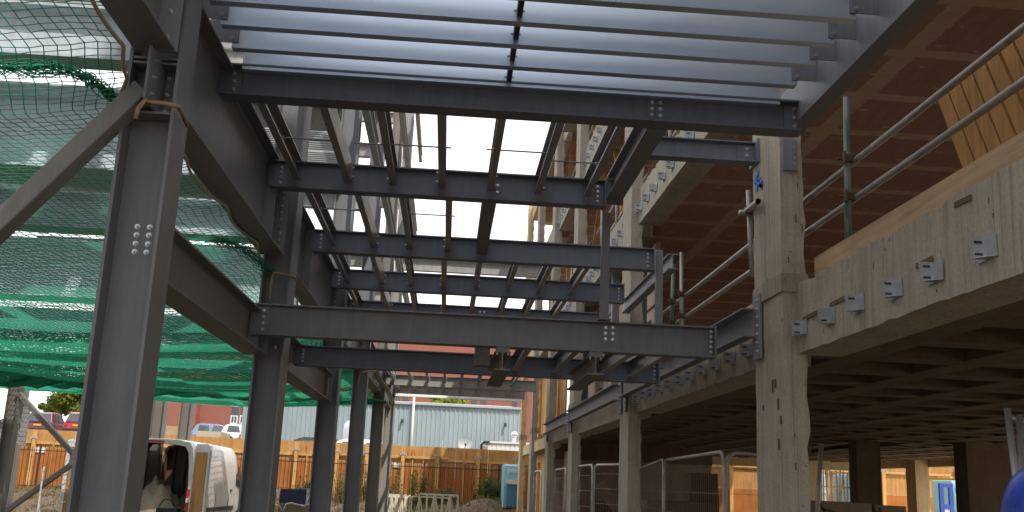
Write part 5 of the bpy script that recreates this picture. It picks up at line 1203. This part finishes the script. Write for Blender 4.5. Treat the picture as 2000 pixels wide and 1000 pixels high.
for s in (-1, 1):
    sh = jt((s*0.19,0.01,1.36), 0.062, chs); el = jt((s*0.25,0.05,1.07), 0.045, sh); wr = jt((s*0.24,-0.10,0.86), 0.028, el); pm_ = jt((s*0.235,-0.14,0.79), (0.034,0.018), wr)
    for k in range(4):
        f0 = jt((s*(0.212+0.016*k),-0.165-0.003*k,0.745), 0.009, pm_); f1 = jt((s*(0.212+0.016*k),-0.17,0.715), 0.008, f0); jt((s*(0.212+0.016*k),-0.155,0.695+0.004*abs(k-1)), 0.0075, f1)
    th = jt((s*0.20,-0.15,0.79), 0.011, pm_); jt((s*0.188,-0.175,0.755), 0.009, th)
    hp = jt((s*0.10,0,0.88), 0.095, pel); kn = jt((s*0.11,-0.02,0.50), 0.062, hp); an = jt((s*0.115,0.02,0.09), 0.042, kn); jt((s*0.125,-0.14,0.045), 0.038, an)
skin_mesh('body', V, E, Rr, 'jacket', pt)
fc = MB().lathe([(0.001,-0.11),(0.045,-0.10),(0.068,-0.06),(0.078,0.0),(0.08,0.06),(0.07,0.11),(0.03,0.14),(0.001,0.15)], (0,0,1.55), 18)
for v in fc.v: v.y = v.y*1.18-0.015
fc.tube([(0,-0.105,1.575),(0,-0.125,1.545),(0,-0.108,1.535)], [0.008,0.014,0.010], 8); fc.tube([(-0.025,-0.098,1.505),(0,-0.104,1.503),(0.025,-0.098,1.505)], 0.006, 6)
for s in (-1, 1): fc.tube([(s*0.030,-0.095,1.58),(s*0.030,-0.104,1.58)], 0.011, 8); fc.tube([(s*0.078,0.0,1.52),(s*0.088,0.01,1.555),(s*0.08,0.015,1.59)], [0.008,0.014,0.008], 6)
part('face', fc, 'skin', pt, local=True, smooth=True)
hm = MB(); seg = 40; rg = 14
for i in range(rg+1):
    ph = math.pi/2*i/rg
    for j in range(seg):
        a = 2*math.pi*j/seg; r = math.cos(ph)**0.72 if i < rg else 0.0; rx, ry = 0.14*r, 0.165*r
        x, y = rx*math.cos(a), ry*math.sin(a); z = 0.185*math.sin(ph)
        rid = max(0, 1-abs(abs(x)-0.028)/0.010)*0.006 if abs(x) < 0.05 and i > 5 else 0
        hm.v.append(Vector((x, y, 1.612+z+rid)))
for i in range(rg):
    for j in range(seg): hm.f.append((i*seg+j, i*seg+(j+1)%seg, (i+1)*seg+(j+1)%seg, (i+1)*seg+j))
k0 = len(hm.v)
for j in range(seg):
    a = 2*math.pi*j/seg; fr_ = max(0, -math.sin(a)); hm.v.append(Vector(((0.150)*math.cos(a), (0.176+0.035*fr_)*math.sin(a), 1.607-0.006*fr_)))
for j in range(seg): hm.f.append((j, (j+1)%seg, k0+(j+1)%seg, k0+j))
ho_ = part('hard_hat', hm, 'helmet', pt, local=True, smooth=True)
# ================================================================== light
SUN_EL, SUN_AZ = R(55), math.atan2(0.5, -0.87)
w = bpy.data.worlds.new('World'); sc.world = w; w.use_nodes = True
n, l = w.node_tree.nodes, w.node_tree.links; n.clear()
out = n.new('ShaderNodeOutputWorld'); sky = n.new('ShaderNodeTexSky'); sky.sky_type = 'NISHITA'; sky.sun_disc = False
sky.sun_elevation = SUN_EL; sky.sun_rotation = SUN_AZ; sky.air_density = 1.0; sky.dust_density = 2.5; sky.ozone_density = 1.0
bg = n.new('ShaderNodeBackground'); l.new(sky.outputs[0], bg.inputs[0]); bg.inputs[1].default_value = 0.12
tc = n.new('ShaderNodeTexCoord'); mp = n.new('ShaderNodeMapping'); mp.inputs['Scale'].default_value = (1,1,2.2); l.new(tc.outputs['Generated'], mp.inputs[0])
ns = n.new('ShaderNodeTexNoise'); ns.inputs['Scale'].default_value = 1.6; ns.inputs['Detail'].default_value = 7; ns.inputs['Roughness'].default_value = 0.55; l.new(mp.outputs[0], ns.inputs['Vector'])
sep = n.new('ShaderNodeSeparateXYZ'); l.new(tc.outputs['Generated'], sep.inputs[0])
north = math_n(n, l, 'MULTIPLY', math_n(n, l, 'ADD', sep.outputs['Y'], 0.35), 1.6)      # thick bright cloud bank to the north
fac = math_n(n, l, 'ADD', math_n(n, l, 'MULTIPLY', ns.outputs['Fac'], 1.1), math_n(n, l, 'MAXIMUM', north, 0.0)); fac = math_n(n, l, 'MINIMUM', math_n(n, l, 'MAXIMUM', math_n(n, l, 'SUBTRACT', fac, 0.0), 0.0), 1.0)
cl = n.new('ShaderNodeBackground'); cl.inputs[0].default_value = (1.0, 1.0, 1.0, 1); cl.inputs[1].default_value = 1.6
ms = n.new('ShaderNodeMixShader'); l.new(fac, ms.inputs[0]); l.new(bg.outputs[0], ms.inputs[1]); l.new(cl.outputs[0], ms.inputs[2]); l.new(ms.outputs[0], out.inputs[0])
sd = bpy.data.lights.new('sun', 'SUN'); sd.energy = 4.0; sd.angle = R(0.53); sd.color = (1.0, 0.93, 0.82)
so = bpy.data.objects.new('sun', sd); COL.objects.link(so)
tosun = Vector((math.sin(SUN_AZ)*math.cos(SUN_EL), math.cos(SUN_AZ)*math.cos(SUN_EL), math.sin(SUN_EL)))
so.rotation_mode = 'QUATERNION'; so.rotation_quaternion = tosun.to_track_quat('Z', 'Y'); so.location = (10, -15, 40)
sc.render.engine = 'CYCLES'; sc.cycles.max_bounces = 8; sc.cycles.diffuse_bounces = 4; sc.cycles.use_denoising = True
sc.view_settings.view_transform = 'Standard'; sc.view_settings.look = 'None'; sc.view_settings.exposure = 0.0; sc.view_settings.gamma = 1.0
